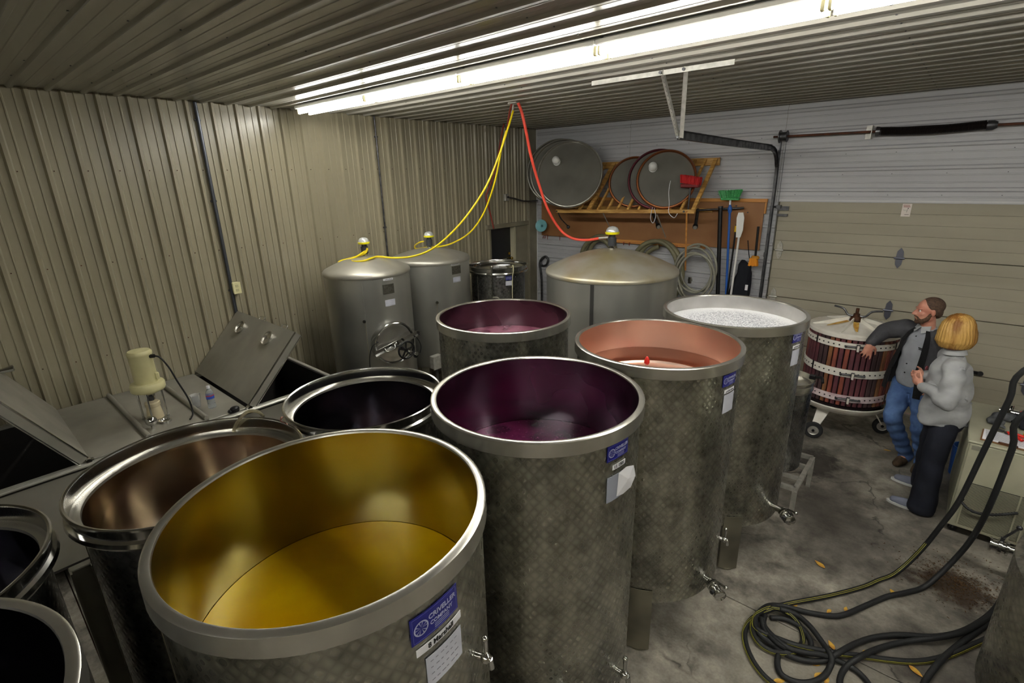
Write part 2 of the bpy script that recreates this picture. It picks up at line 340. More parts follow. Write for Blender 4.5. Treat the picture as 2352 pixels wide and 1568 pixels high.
def smooth_path(pts, sub=6, closed=False):
    P = [Vector(p) for p in pts]; n = len(P)
    if n < 3 or sub <= 1: return P
    out = []
    for i in range(n if closed else n - 1):
        p0 = P[(i - 1) % n] if (closed or i > 0) else P[0]; p1 = P[i]; p2 = P[(i + 1) % n]; p3 = P[(i + 2) % n] if (closed or i < n - 2) else P[-1]
        for k in range(sub):
            t = k / sub; out.append(0.5 * ((2 * p1) + (p2 - p0) * t + (2 * p0 - 5 * p1 + 4 * p2 - p3) * t * t + (3 * p1 - p0 - 3 * p2 + p3) * t ** 3))
    if not closed: out.append(P[-1])
    return out

ORG = {}
def finish(name, me, mats, parent, smooth):
    o = bpy.data.objects.new(name, me); COL.objects.link(o)
    for q in (mats if isinstance(mats, (list, tuple)) else [mats]): me.materials.append(q)
    if smooth is not None:
        me.polygons.foreach_set('use_smooth', [True] * len(me.polygons))
        if smooth < 179: me.set_sharp_from_angle(angle=radians(smooth))
    if parent: o.parent = parent
    return o
def obj(name, mb, mats, parent=None, smooth=35, org=None):
    g = Vector(ORG.get(parent.name, (0, 0, 0))) if parent else Vector(org or (0, 0, 0))
    me = bpy.data.meshes.new(name); me.from_pydata([tuple(Vector(p) - g) for p in mb.v], [], mb.f)
    if isinstance(mats, (list, tuple)): me.polygons.foreach_set('material_index', mb.mi)
    me.update(); o = finish(name, me, mats, parent, smooth)
    if not parent: o.location = g
    ORG[o.name] = tuple(g)
    return o
def tag(o, label=None, cat=None, group=None, kind=None):
    if label: o['label'] = label
    if cat: o['category'] = cat
    if group: o['group'] = group
    if kind: o['kind'] = kind
    return o
def thing(name, label, cat, loc=(0, 0, 0), group=None):
    o = bpy.data.objects.new(name, None); COL.objects.link(o); o.location = loc; o.empty_display_size = 0.1; ORG[o.name] = tuple(loc)
    return tag(o, label, cat, group)
def copy_tree(o, parent=None):
    c = o.copy(); COL.objects.link(c); c.parent = parent; ORG[c.name] = ORG.get(o.name, (0, 0, 0))
    for ch in list(o.children): copy_tree(ch, c)
    return c
def share(name, src, parent, loc):
    o = bpy.data.objects.new(name, src.data); COL.objects.link(o); o.parent = parent; o.location = loc; ORG[o.name] = ORG.get(parent.name, (0, 0, 0)) if parent else (0, 0, 0); return o
def remesh(name, mb, m, parent, voxel=0.01, smooth_it=4, disp=None):
    """one continuous skin grown round overlapping volumes"""
    g = Vector(ORG.get(parent.name, (0, 0, 0))); me = bpy.data.meshes.new(name + '_src'); me.from_pydata([tuple(Vector(p) - g) for p in mb.v], [], mb.f); me.update()
    t = bpy.data.objects.new('tmp', me); COL.objects.link(t)
    r = t.modifiers.new('r', 'REMESH'); r.mode = 'VOXEL'; r.voxel_size = voxel; r.adaptivity = 0.0
    if smooth_it: s_ = t.modifiers.new('s', 'SMOOTH'); s_.factor = 0.6; s_.iterations = smooth_it
    dg = bpy.context.evaluated_depsgraph_get(); nm = bpy.data.meshes.new_from_object(t.evaluated_get(dg)); bpy.data.objects.remove(t); bpy.data.meshes.remove(me)
    nm.name = name
    if disp:
        for v in nm.vertices: v.co += v.normal * disp(v.co + g)
    nm.materials.clear(); o = finish(name, nm, m, parent, 180); ORG[o.name] = tuple(g); return o
def text_mesh(txt, size, extr=0.0004, bold=False):
    cu = bpy.data.curves.new('t', 'FONT'); cu.body = txt; cu.size = size; cu.extrude = extr; cu.align_x = 'CENTER'; cu.align_y = 'CENTER'; cu.resolution_u = 3
    if bold: cu.offset = size * 0.018
    t = bpy.data.objects.new('t', cu); COL.objects.link(t); dg = bpy.context.evaluated_depsgraph_get(); me = bpy.data.meshes.new_from_object(t.evaluated_get(dg))
    vs = [tuple(v.co) for v in me.vertices]; fs = [tuple(p.vertices) for p in me.polygons]; bpy.data.objects.remove(t); bpy.data.curves.remove(cu); bpy.data.meshes.remove(me); return vs, fs
# ---------------------------------------------------------------- room shell
def struct(name, mb, m, smooth=None, parent=None):
    o = obj(name, mb, m, parent, smooth)
    if not parent: o['kind'] = 'structure'
    return o
PITCH = 0.2305
def profile(hr, hm): return [(-0.026, 0.0), (-0.012, hr), (0.012, hr), (0.026, 0.0), (0.068, 0.0), (0.073, hm), (0.081, hm), (0.086, 0.0),
        (0.145, 0.0), (0.150, hm), (0.158, hm), (0.163, 0.0), (PITCH - 0.026, 0.0)]
PROF = profile(0.027, 0.007)
def sheet(name, parent, m, u0, k, spans, pos, umin, umax, prof=None):
    """k pitches of ribbed sheet; pos(u, v, h) -> point; spans(u) -> list of (v0, v1)"""
    mb = MB()
    for q in range(k):
        pf = prof or PROF
        for (a, ha), (b, hb) in zip(pf, pf[1:]):
            ua, ub = u0 + q * PITCH + a, u0 + q * PITCH + b
            if ub <= umin or ua >= umax: continue
            ua, ub = max(ua, umin), min(ub, umax)
            for v0, v1 in spans((ua + ub) / 2): mb.add([pos(ua, v0, ha), pos(ub, v0, hb), pos(ub, v1, hb), pos(ua, v1, ha)], [(0, 1, 2, 3)])
    if mb.v: return obj(name, mb, m, parent, None)
# left wall (x = 0) with the doorway near the corner
wl = MB(); T = 0.16
wl.box((-T / 2, (ROOM_Y - 1.22) / 2, H / 2), (T - 0.004, -ROOM_Y - 1.22, H)); wl.box((-T / 2, -0.29, H / 2), (T - 0.004, 0.58, H)); wl.box((-T / 2, -0.9, (2.06 + H) / 2), (T - 0.004, 0.64, H - 2.06))
W_L = struct('wall_left', wl, M_plainwall)
def lspan(y): return [(2.1, H)] if -1.26 < y < -0.26 else [(0.0, H)]
RIB0 = -6.556
for p in range(-6, 8):
    sheet('wall_panel', W_L, M_beige, RIB0 + 4 * p * PITCH, 4, lspan, lambda y, z, h: (h, y, z), ROOM_Y, -0.26)
sc = MB()
for i in range(-12, 27):
    for z in (0.55, 1.35, 2.2, 3.0):
        y = RIB0 + i * PITCH + 0.036
        if z < 2.1 and -1.3 < y < -0.2: continue
        sc.cyl((0.0, y, z), (0.006, y, z), 0.0055, n=6)
tag(obj('screws', sc, M_rustd, W_L), kind='stuff')
# back wall (y = 0)
DX0, DX1, DZ = 4.02, 7.10, 2.49
wb = MB(); wb.box((DX0 / 2 - 0.08, T / 2, H / 2), (DX0 + 0.16, T - 0.004, H)); wb.box(((DX1 + ROOM_X) / 2, T / 2, H / 2), (ROOM_X - DX1, T - 0.004, H)); wb.box(((DX0 + DX1) / 2, T / 2, (DZ + H) / 2), (DX1 - DX0, T - 0.004, H - DZ))
W_B = struct('wall_back', wb, M_plainwall)
def bspan(z):
    return [(0.0, 1.83), (1.834, 3.98), (3.984, 7.6), (7.604, ROOM_X)] if z > DZ + 0.01 else [(0.0, DX0 - 0.01), (DX1 + 0.01, ROOM_X)]
for p in range(-4, 1):
    sheet('wall_panel', W_B, M_white, 3.087 + 4 * p * PITCH - 2 * PITCH, 4, bspan, lambda z, x, h: (x, -h, z), 0.0, H, profile(0.016, 0.004))
sheet('wall_panel', W_B, M_white, 3.087 + 2 * PITCH, 1, bspan, lambda z, x, h: (x, -h, z), 0.0, H, profile(0.016, 0.004))
sc = MB()
for zi in (3.31, 3.08, 2.85, 2.62):
    for k in range(22):
        sc.cyl((0.35 + k * 0.48, 0, zi - 0.05), (0.35 + k * 0.48, -0.005, zi - 0.05), 0.005, n=6)
tag(obj('screws', sc, M_galv, W_B), kind='stuff')
struct('wall_right', MB().box((ROOM_X + 0.08, ROOM_Y / 2, H / 2), (0.15, -ROOM_Y, H)), M_beige)
struct('wall_front', MB().box((ROOM_X / 2, ROOM_Y - 0.08, H / 2), (ROOM_X, 0.15, H)), M_beige)
# ceiling
CE = struct('ceiling', MB().box((ROOM_X / 2, ROOM_Y / 2, H + 0.1), (ROOM_X + 0.3, -ROOM_Y + 0.3, 0.19)), M_plainwall)
for p in range(-6, 8):
    sheet('ceiling_panel', CE, M_ceil, RIB0 + 0.6 * PITCH + 4 * p * PITCH, 4, lambda y: [(0.02, ROOM_X)], lambda y, x, h: (x, y, H - h), ROOM_Y, 0.0, profile(0.019, 0.0025))
sc = MB()
for i in range(-14, 29):
    for x in (0.55, 1.2, 2.6, 4.0, 5.4):
        sc.cyl((x, RIB0 + (i + 0.6) * PITCH - 0.035, H), (x, RIB0 + (i + 0.6) * PITCH - 0.035, H - 0.005), 0.005, n=6)
tag(obj('screws', sc, M_galv, CE), kind='stuff')
# floor: slabs with open joints
FLR = struct('floor', MB().box((ROOM_X / 2, ROOM_Y / 2, -0.11), (ROOM_X + 0.3, -ROOM_Y + 0.3, 0.19)), M_rustd)
JY = (5.267, -4.253, 0.000)[1]
ys = [ROOM_Y, JY - 3.05, JY, 0.0]; xs = [0.0, 3.6, 8.2, ROOM_X]
for a, b in zip(ys, ys[1:]):
    for c, d in zip(xs, xs[1:]):
        obj('slab', MB().box(((c + d) / 2, (a + b) / 2, -0.0075), (d - c - 0.007, b - a - 0.007, 0.015), bev=0.003), M_floor, FLR, None)

# doorway in the left wall: frame and dark door leaf
D2 = thing('door_2', None, None, (0, -0.9, 0)); D2['kind'] = 'structure'
obj('door_leaf', MB().box((-0.12, -0.9, 1.03), (0.04, 0.62, 2.04)), mat('dark_door', (26, 27, 30), 0.35), D2)
obj('door_jamb', MB().box((-0.05, -0.595, 1.02), (0.10, 0.03, 2.04)), mat('cream_jamb', (190, 184, 156), 0.4), D2)
obj('door_jamb', MB().box((-0.05, -1.215, 1.02), (0.10, 0.02, 2.04)), M_trimb, D2)
obj('door_header', MB().box((0.012, -0.79, 2.085), (0.05, 1.08, 0.075), bev=0.008).box((-0.05, -0.9, 2.065), (0.1, 0.62, 0.02)), M_trimb, D2)
obj('door_casing', MB().box((0.004, -0.42, 1.03), (0.012, 0.32, 2.05)), M_trimb, D2)
obj('door_casing', MB().box((0.006, -1.245, 1.03), (0.02, 0.06, 2.05)), M_trimb, D2)
kn = MB().cyl((-0.10, -0.66, 1.50), (-0.04, -0.66, 1.50), 0.012, n=10).sphere((-0.03, -0.66, 1.50), 0.028, 12, 8).cyl((-0.10, -0.66, 1.58), (-0.085, -0.66, 1.58), 0.025, n=12)
obj('door_knob', kn, mat('brass', (190, 160, 80), 0.25, 1.0), D2)
obj('handle_plate', MB().box((-0.095, -0.78, 1.49), (0.012, 0.10, 0.02)), M_galvl, D2)
struct('trim_1', MB().box((0.012, -0.13, H / 2), (0.024, 0.26, H - 0.002), bev=0.006).cyl((0.03, -0.235, 0), (0.03, -0.235, H - 0.02), 0.012, n=10), M_trimb, 35)
struct('trim_2', MB().box((0.035, -0.012, H / 2), (0.016, 0.022, H - 0.002)), M_trimw)
# garage door: four sections, each cut by shallow grooves, hinges, sticker
D1 = thing('door_1', None, None, (5.56, 0, 0)); D1['kind'] = 'structure'
SEC = DZ / 4
for k in range(4):
    mb = MB(); z0 = k * SEC; rows = 5
    for r_ in range(rows):
        a = z0 + 0.004 + r_ * (SEC - 0.008) / rows; b = z0 + 0.004 + (r_ + 1) * (SEC - 0.008) / rows
        mb.box(((DX0 + DX1) / 2, 0.03, (a + b) / 2), (DX1 - DX0 - 0.01, 0.045, b - a - 0.0012), bev=0.0022)
    obj('door_section', mb, M_door, D1, None)
obj('door_backing', MB().box(((DX0 + DX1) / 2, 0.07, DZ / 2 + 0.02), (DX1 - DX0, 0.03, DZ - 0.04)), M_trimb, D1)
obj('daylight_gap', MB().box(((DX0 + DX1) / 2, 0.03, 0.004), (DX1 - DX0 - 0.1, 0.02, 0.005)), mat('daylight_strip', (225, 232, 240), 0.5, emit=1.4), D1)
def hinge(x, z):
    mb = MB(); mb.poly([(x, 0, z + 0.12), (x - 0.03, 0, z + 0.075), (x - 0.035, 0, z), (x + 0.035, 0, z), (x + 0.03, 0, z + 0.075)], 0.008, (0, -1, 0))
    mb.poly([(x, 0, z - 0.12), (x + 0.03, 0, z - 0.075), (x + 0.035, 0, z), (x - 0.035, 0, z), (x - 0.03, 0, z - 0.075)], 0.008, (0, -1, 0))
    mb.cyl((x - 0.05, -0.014, z), (x + 0.05, -0.014, z), 0.012, n=10)
    for dz in (0.09, 0.05, -0.05, -0.09): mb.cyl((x, -0.006, z + dz), (x, -0.014, z + dz), 0.008, n=8)
    return mb
for z in (SEC, 2 * SEC, 3 * SEC):
    for x in (4.10, 5.38, 6.7): obj('hinge', hinge(x, z), M_galvl if x == 4.10 else mat('blued_hinge', (112, 114, 126), 0.4, 0.8), D1)
for z in (SEC * 4 - 0.09,):
    obj('roller_bracket', MB().box((4.08, -0.012, z), (0.13, 0.02, 0.05)).box((4.03, -0.03, z + 0.02), (0.05, 0.06, 0.04)).cyl((3.97, -0.045, z + 0.02), (4.05, -0.045, z + 0.02), 0.012, n=8), M_galv, D1)
    obj('roller_bracket', MB().box((4.08, -0.012, z - 0.085), (0.12, 0.02, 0.03)), M_galv, D1)
obj('lock_handle', MB().box((6.24, -0.02, 0.665), (0.20, 0.03, 0.035), bev=0.008).cyl((6.32, -0.01, 0.665), (6.32, -0.05, 0.67), 0.025, n=12), M_black, D1)
sx, sz = 5.35, 2.405
st = obj('warning_sticker', MB().box((sx, 0.005, sz), (0.085, 0.003, 0.14)), mat('sticker_cream', (226, 216, 208), 0.5), D1)
g = MB().box((sx - 0.005, 0.002, sz + 0.054), (0.06, 0.002, 0.007)).box((sx, 0.002, sz + 0.038), (0.062, 0.002, 0.009)); obj('sticker_print', g, mat('sticker_red', (170, 120, 110), 0.6), st)
g = MB().beam((sx + 0.012, 0.002, sz + 0.015), (sx + 0.004, 0.002, sz - 0.022), 0.002, 0.007, (0, 1, 0)).sphere((sx + 0.014, 0.002, sz + 0.021), (0.005, 0.001, 0.005), 8, 6).box((sx + 0.01, 0.002, sz - 0.048), (0.04, 0.002, 0.004)); obj('sticker_print', g, M_ink, st)
g = MB().beam((sx - 0.03, 0.002, sz + 0.004), (sx - 0.012, 0.002, sz - 0.004), 0.002, 0.003, (0, 1, 0)).beam((sx - 0.012, 0.002, sz - 0.004), (sx + 0.006, 0.002, sz), 0.002, 0.003, (0, 1, 0)); obj('sticker_print', g, mat('sticker_green', (120, 146, 128), 0.6), st)
struct('trim_3', MB().box((3.945, -0.012, DZ / 2 + 0.1), (0.05, 0.024, DZ + 0.2)), M_trimw)
struct('trim_4', MB().box(((DX0 + DX1) / 2, -0.006, DZ + 0.012), (DX1 - DX0, 0.012, 0.02)), M_trimw)

# ---------------------------------------------------------------- fluorescent strips
LY, LZ = -4.43, 3.575
def lamp(x0, x1, y, label, group=None):
    t = thing('fluorescent_lamp', label, 'lamp', ((x0 + x1) / 2, y, H), group)
    obj('lamp_housing', MB().box(((x0 + x1) / 2, y, 3.60), (x1 - x0 - 0.004, 0.20, 0.03), bev=0.006).box(((x0 + x1) / 2, y, 3.625), (x1 - x0 - 0.03, 0.05, 0.028)), M_fix, t)
    for s_ in (-0.06, 0.06):
        obj('tube', MB().cyl((x0 + 0.03, y + s_, 3.555), (x1 - 0.03, y + s_, 3.555), 0.0165, n=14), M_tube, t)
    for xx in (x0 + 0.016, x1 - 0.016):
        for s_ in (-0.06, 0.06): obj('socket', MB().box((xx, y + s_, 3.56), (0.018, 0.03, 0.05), bev=0.004), mat('socket_yellowed', (206, 200, 160), 0.5), t)
    return t
lx = [0.42, 1.65, 2.88, 4.06, 5.24, 6.46, 7.68, 8.90, 10.1]
names = ['strip lamp section starting the lit row beside the beige wall', 'strip lamp section, second from the beige wall', 'strip lamp section, third from the beige wall',
         'strip lamp section, fourth from the beige wall, above the rail bracket', 'strip lamp section, fifth from the beige wall, at the top edge']
for i, (a, b) in enumerate(zip(lx, lx[1:])):
    lamp(a, b, LY, 'white fluorescent ' + names[i] if i < 5 else 'white fluorescent strip lamp section of the row beyond the picture edge', 'strip lamp sections in the lit ceiling row')
for a, b in list(zip(lx, lx[1:]))[3:]:
    lamp(a, b, -9.6, 'white fluorescent strip lamp of the row behind the photographer', 'strip lamps of the rear ceiling row')
# ---------------------------------------------------------------- tanks
def arc_patch(mb, c, r, a0, a1, z0, z1, n=8, th=0.002):
    """sheet bent round a tank: a in degrees"""
    for k in range(n + 1):
        a = radians(a0 + (a1 - a0) * k / n)
        for rr in (r, r + th):
            for z in (z0, z1): mb.v.append((c[0] + rr * cos(a), c[1] + rr * sin(a), z))
    b = len(mb.v) - 4 * (n + 1)
    for k in range(n):
        i, j = b + 4 * k, b + 4 * k + 4
        for q in ((i + 2, j + 2, j + 3, i + 3), (i, i + 1, j + 1, j), (i + 1, i + 3, j + 3, j + 1), (i, j, j + 2, i + 2)): mb.f.append(q); mb.mi.append(mb.cur)
    e = b + 4 * n; mb.f += [(b, b + 2, b + 3, b + 1), (e, e + 1, e + 3, e + 2)]; mb.mi += [mb.cur] * 2
    return mb
def arc_text(mb, txt, c, r, adeg, z, size, bold=True, tilt=0.0, xs=1.0):
    vs, fs = text_mesh(txt, size, bold=bold); out = []
    for x, y, h in vs:
        a = radians(adeg) + x * xs / r; out.append((c[0] + (r + 0.0008 + h) * cos(a), c[1] + (r + 0.0008 + h) * sin(a), z + y + tilt * x))
    return mb.add(out, fs)
def emblem(mb, c, r, adeg, z, R, n=28):
    """round wheel emblem: ring with four short spokes"""
    def P(u, v, h): a = radians(adeg) + u / r; return (c[0] + (r + h) * cos(a), c[1] + (r + h) * sin(a), z + v)
    def strip(pts):
        vs = [P(u, v, 0.0012) for u, v in pts]; mb.add(vs, [tuple(range(len(vs)))])
    for i in range(n):
        t0, t1 = 2 * pi * i / n, 2 * pi * (i + 1) / n
        strip([(R * cos(t0), R * sin(t0)), (R * cos(t1), R * sin(t1)), (R * .82 * cos(t1), R * .82 * sin(t1)), (R * .82 * cos(t0), R * .82 * sin(t0))])
    for k in range(5):
        t = pi / 2 + 2 * pi * k / 5
        for s_ in (-1, 1):
            d = s_ * 0.34; strip([(0.1 * R * cos(t), 0.1 * R * sin(t)), (R * .84 * cos(t + d), R * .84 * sin(t + d)), (R * .84 * cos(t + d * .55), R * .84 * sin(t + d * .55))])
def blue_label(t, c, r, a, z, w=0.155, h=0.075, words=('CRIVELLER', 'COMPANY')):
    wd = math.degrees(w / r) / 2
    pl = obj('name_plate', arc_patch(MB(), c, r + 0.002, a - wd, a + wd, z - h / 2, z + h / 2), M_blue, t)
    bd = MB(); k = math.degrees(0.006 / r)
    for zz in (z + h / 2 - 0.005, z - h / 2 + 0.004): arc_patch(bd, c, r + 0.004, a - wd + k, a + wd - k, zz, zz + 0.001, th=0.0006)
    for aa in (a - wd + k, a + wd - k - 0.12): arc_patch(bd, c, r + 0.004, aa, aa + 0.12, z - h / 2 + 0.004, z + h / 2 - 0.004, n=1, th=0.0006)
    obj('plate_border', bd, mat('plate_border_violet', (96, 98, 170), 0.4), pl)
    e = MB(); emblem(e, c, r + 0.004, a - wd * 0.62, z, h * 0.27); obj('wheel_emblem', e, M_lett, pl, None)
    tx = MB(); arc_text(tx, words[0], c, r + 0.004, a + wd * 0.28, z + h * 0.17, h * 0.25); arc_text(tx, words[1], c, r + 0.004, a + wd * 0.22, z - h * 0.09, h * 0.2)
    for i in range(3): arc_patch(tx, c, r + 0.004, a - wd * 0.1, a + wd * 0.55, z - h * (0.24 + 0.07 * i), z - h * (0.225 + 0.07 * i), n=3, th=0.0006)
    obj('lettering', tx, M_lett, pl, None)
def strip_label(t, c, r, a, z, w, h, txt=None, bars=0):
    wd = math.degrees(w / r) / 2
    pl = obj('name_strip', arc_patch(MB(), c, r + 0.002, a - wd, a + wd, z - h / 2, z + h / 2), M_paper, t)
    tx = MB()
    if txt: arc_text(tx, txt, c, r + 0.004, a, z, h * 0.95)
    else:
        for i in range(bars):
            u = a - wd * 0.7 + wd * 1.4 * i / max(1, bars - 1); arc_patch(tx, c, r + 0.004, u, u + wd * 1.4 / bars * 0.6, z - h * 0.28, z + h * (0.05 + 0.25 * ((i * 7) % 3) / 2), n=1, th=0.0006)
    obj('lettering', tx, M_ink, pl, None)
def paper(t, c, r, a, z, w, h, lines=4, m=None, skew=0.0):
    wd = math.degrees(w / r) / 2
    pl = obj('paper_note', arc_patch(MB(), c, r + 0.0025, a - wd, a + wd, z - h / 2, z + h / 2), m or M_papertape, t); tx = MB()
    for i in range(lines):
        zz = z + h * (0.32 - 0.64 * i / max(1, lines - 1)); 
        for q in range(6):
            u = a - wd * 0.8 + wd * 1.6 * q / 6; arc_patch(tx, c, r + 0.005, u, u + wd * 1.6 / 6 * random.uniform(.4, .8), zz, zz + 0.002, n=1, th=0.0005)
    if lines: obj('pencil_writing', tx, M_inkpen, pl, None)
def polar(c, r, a, z): return Vector((c[0] + r * cos(radians(a)), c[1] + r * sin(radians(a)), z))
def butterfly_valve(t, c, r, a, z, L=0.10, s=1.0, turn=-35):
    """outlet stub, clamped butterfly valve with lever"""
    p0 = polar(c, r - 0.01, a, z); d = Vector((cos(radians(a)), sin(radians(a)), 0)); side = Vector((-d.y, d.x, 0)); d2 = (d * cos(radians(turn)) + side * sin(radians(turn))).normalized()
    e = p0 + d * (L + 0.01)
    o = obj('outlet_pipe', MB().cyl(p0, e, 0.024 * s, n=16).lathe([(0.024 * s, -0.002), (0.036 * s, 0.0), (0.036 * s, 0.012), (0.024 * s, 0.014)], e, 16, axis=d2).cyl(e, e + d2 * 0.03, 0.025 * s, n=16), M_polish, t)
    f = e + d2 * 0.03
    v = obj('butterfly_valve', MB().lathe([(0.0, -0.001), (0.042 * s, 0), (0.044 * s, 0.01), (0.04 * s, 0.012), (0.04 * s, 0.028), (0.044 * s, 0.03), (0.042 * s, 0.04), (0, 0.041)], f, 18, axis=d2)
            .lathe([(0.026 * s, 0.04), (0.026 * s, 0.065), (0.036 * s, 0.068), (0.036 * s, 0.082), (0.03 * s, 0.086), (0.0, 0.088)], f, 18, axis=d2), M_polish, t)
    k = f + d2 * 0.02
    obj('lever', MB().cyl(k, k + Vector((0, 0, 0.055 * s)), 0.009 * s, n=10).beam(k + Vector((0, 0, 0.055 * s)), k + Vector((0, 0, 0.075 * s)) + side * 0.02 + d2 * 0.085 * s, 0.014, 0.006).sphere(k + Vector((0, 0, 0.078 * s)) + side * 0.02 + d2 * 0.09 * s, 0.013 * s, 10, 6), M_polish, v)
    obj('clamp_knob', MB().sphere(f + d2 * 0.02 - Vector((0, 0, 0.048 * s)), 0.014 * s, 10, 6).cyl(f + d2 * 0.02 + side * 0.045 * s, f + d2 * 0.02 - side * 0.05 * s, 0.012 * s, n=10), M_galv, v)
def tap(t, c, r, a, z, s=1.0):
    d = Vector((cos(radians(a)), sin(radians(a)), 0)); p = polar(c, r, a, z); side = Vector((-d.y, d.x, 0))
    o = obj('sample_tap', MB().cyl(p - d * 0.005, p + d * 0.05 * s, 0.011 * s, n=12).sphere(p + d * 0.032 * s, 0.018 * s, 12, 8).cyl(p + d * 0.045 * s, p + d * 0.05 * s - Vector((0, 0, 0.035 * s)), 0.010 * s, n=10), M_polish, t)
    obj('tap_handle', MB().cyl(p + d * 0.032 * s, p + d * 0.032 * s + Vector((0, 0, 0.075 * s)), 0.006 * s, 0.009 * s, n=10).sphere(p + d * 0.032 * s + Vector((0, 0, 0.078 * s)), 0.011 * s, 10, 6), M_polish, o)
def legs(t, c, r, zb, angs, w=0.13, m=None, up=0.10):
    for a in angs:
        mb = MB(); arc = math.degrees(w / r) / 2
        arc_patch(mb, c, r + 0.004, a - arc, a + arc, 0.012, zb + up, n=4, th=0.004)
        for s_ in (-1, 1):
            p = polar(c, r + 0.004, a + s_ * arc, 0); q = polar(c, r - 0.10, a + s_ * arc * 0.9, 0); mb.beam((p + q) / 2 + Vector((0, 0, 0.012)), (p + q) / 2 + Vector((0, 0, zb - 0.002)), 0.006, (p - q).length, up=(p - q))
        f = polar(c, r - 0.045, a, 0); mb.cyl(f, f + Vector((0, 0, 0.014)), 0.06, n=18)
        obj('leg', mb, m or M_leg, t)
def open_tank(label, c, r, zt, zb, inner, style='band', leg_angs=(-60, 60, 180), shell=None, wine_z=None, group=None, seams=True, n=96):
    t = thing('open_top_tank', label, 'tank', (c[0], c[1], 0), group)
    if style == 'band':
        mb = MB(); mb.lathe([(0.0, zb), (r - 0.02, zb), (r - 0.004, zb + 0.006), (r, zb + 0.02), (r, zt - 0.01)], (c[0], c[1], 0), n); mb.cur = 1
        mb.lathe([(r - 0.007, zt - 0.01), (r - 0.007, zb + 0.02), (0.0, zb + 0.012)], (c[0], c[1], 0), n)
        obj('shell', mb, [shell or M_shell, inner], t, 50)
        obj('rim', MB().lathe([(r - 0.012, zt - 0.008), (r - 0.010, zt - 0.002), (r - 0.004, zt), (r + 0.010, zt), (r + 0.016, zt - 0.004), (r + 0.017, zt - 0.062), (r + 0.013, zt - 0.066), (r - 0.001, zt - 0.066), (r - 0.001, zt - 0.012)], (c[0], c[1], 0), n, closed=True), M_rim, t, 40)
        ri = r - 0.008
    else:
        R = r; r2 = r - 0.028; mb = MB()
        mb.lathe([(0.0, zb), (r2 - 0.02, zb), (r2, zb + 0.015), (r2, zt - 0.075)], (c[0], c[1], 0), n); mb.cur = 1
        mb.lathe([(r2 - 0.007, zt - 0.075), (r2 - 0.007, zb + 0.02), (0.0, zb + 0.012)], (c[0], c[1], 0), n)
        obj('shell', mb, [shell or M_shell, inner], t, 50)
        rim = obj('rim', MB().lathe([(R - 0.004, zt - 0.07), (R - 0.004, zt - 0.006), (R - 0.002, zt), (R + 0.006, zt + 0.003), (R + 0.012, zt), (R + 0.012, zt - 0.008), (R + 0.004, zt - 0.012), (R + 0.002, zt - 0.05), (R + 0.014, zt - 0.058), (R + 0.018, zt - 0.075), (R + 0.008, zt - 0.09), (r2 - 0.001, zt - 0.095), (r2 - 0.001, zt - 0.085)], (c[0], c[1], 0), n, closed=True), M_polish, t, 40)
        obj('inner_ledge', MB().lathe([(R - 0.003, zt - 0.066), (R - 0.016, zt - 0.064), (r2 - 0.010, zt - 0.070), (r2 - 0.012, zt - 0.082), (r2, zt - 0.086)], (c[0], c[1], 0), n), M_rim, t, 30)
        ri = r2 - 0.008
    if seams:
        sm = MB(); sm.cyl(polar(c, r + (0.0 if style == 'band' else -0.028), -95, zb + 0.03), polar(c, r + (0.0 if style == 'band' else -0.028), -95, zt - 0.1), 0.003, n=6); obj('weld_seam', sm, M_leg, t)
    legs(t, c, r if style == 'band' else r - 0.028, zb, leg_angs)
    return t, ri
def wine(label, c, r, z, m, name='wine', cat='wine', depth=0.02):
    mb = MB().lathe([(0.0, z - depth), (r - 0.001, z - depth), (r - 0.001, z), (r * 0.97, z), (r * 0.7, z), (r * 0.35, z), (0, z)], (c[0], c[1], 0), 72)
    return tag(obj(name, mb, m, None, 20, org=(c[0], c[1], z - depth)), label, cat)

cY, cP, cK, cF, cB = (4.54, -6.74), (4.515, -5.66), (4.61, -4.61), (4.722, -3.606), (3.445, -4.71)
RT = 0.478
# yellow juice tank
tY, ri = open_tank('swirl polished steel tank of golden juice in the foreground', cY, RT, 1.91, 0.36, M_inner_yellow)
blue_label(tY, cY, RT, 2, 1.765, 0.165, 0.085); strip_label(tY, cY, RT, 3.3, 1.690, 0.165, 0.024, '8 Marshall'); paper(tY, cY, RT, 4.5, 1.60, 0.135, 0.105)
tap(tY, cY, RT, 23, 1.44)
wine('cloudy golden juice filling the foreground steel tank', cY, ri, 1.475, M_wy, 'white_juice', 'juice')
# purple tank
tP, ri = open_tank('swirl polished steel tank of purple wine behind the golden juice tank', cP, RT, 1.91, 0.36, M_inner_purple)
blue_label(tP, cP, RT, -7.5, 1.80, 0.135, 0.072); strip_label(tP, cP, RT, -6.5, 1.728, 0.085, 0.022, '11 1501')
paper(tP, cP, RT, -9, 1.63, 0.10, 0.12, 0, mat('clear_sleeve', (150, 154, 166), 0.25))
mb = MB(); V = [polar(cP, RT + q, a, z) for q, a, z in ((0.006, -7, 1.69), (0.010, -1, 1.70), (0.022, 4, 1.69), (0.026, 6, 1.63), (0.018, 3, 1.585), (0.010, -3, 1.575), (0.006, -8, 1.58), (0.022, -1, 1.645))]
mb.add(V + [v + Vector((0.001, 0, 0)) for v in V], [(0, 1, 7), (1, 2, 7), (2, 3, 7), (3, 4, 7), (4, 5, 7), (5, 6, 7), (6, 0, 7)]); obj('crumpled_note', mb, M_paper, tP, None)
tap(tP, cP, RT, 3, 0.52, 1.3); butterfly_valve(tP, cP, RT, -38, 0.56, 0.05)
wine('dark purple fermenting wine in the tank numbered 11', cP, ri, 1.525, M_wp)
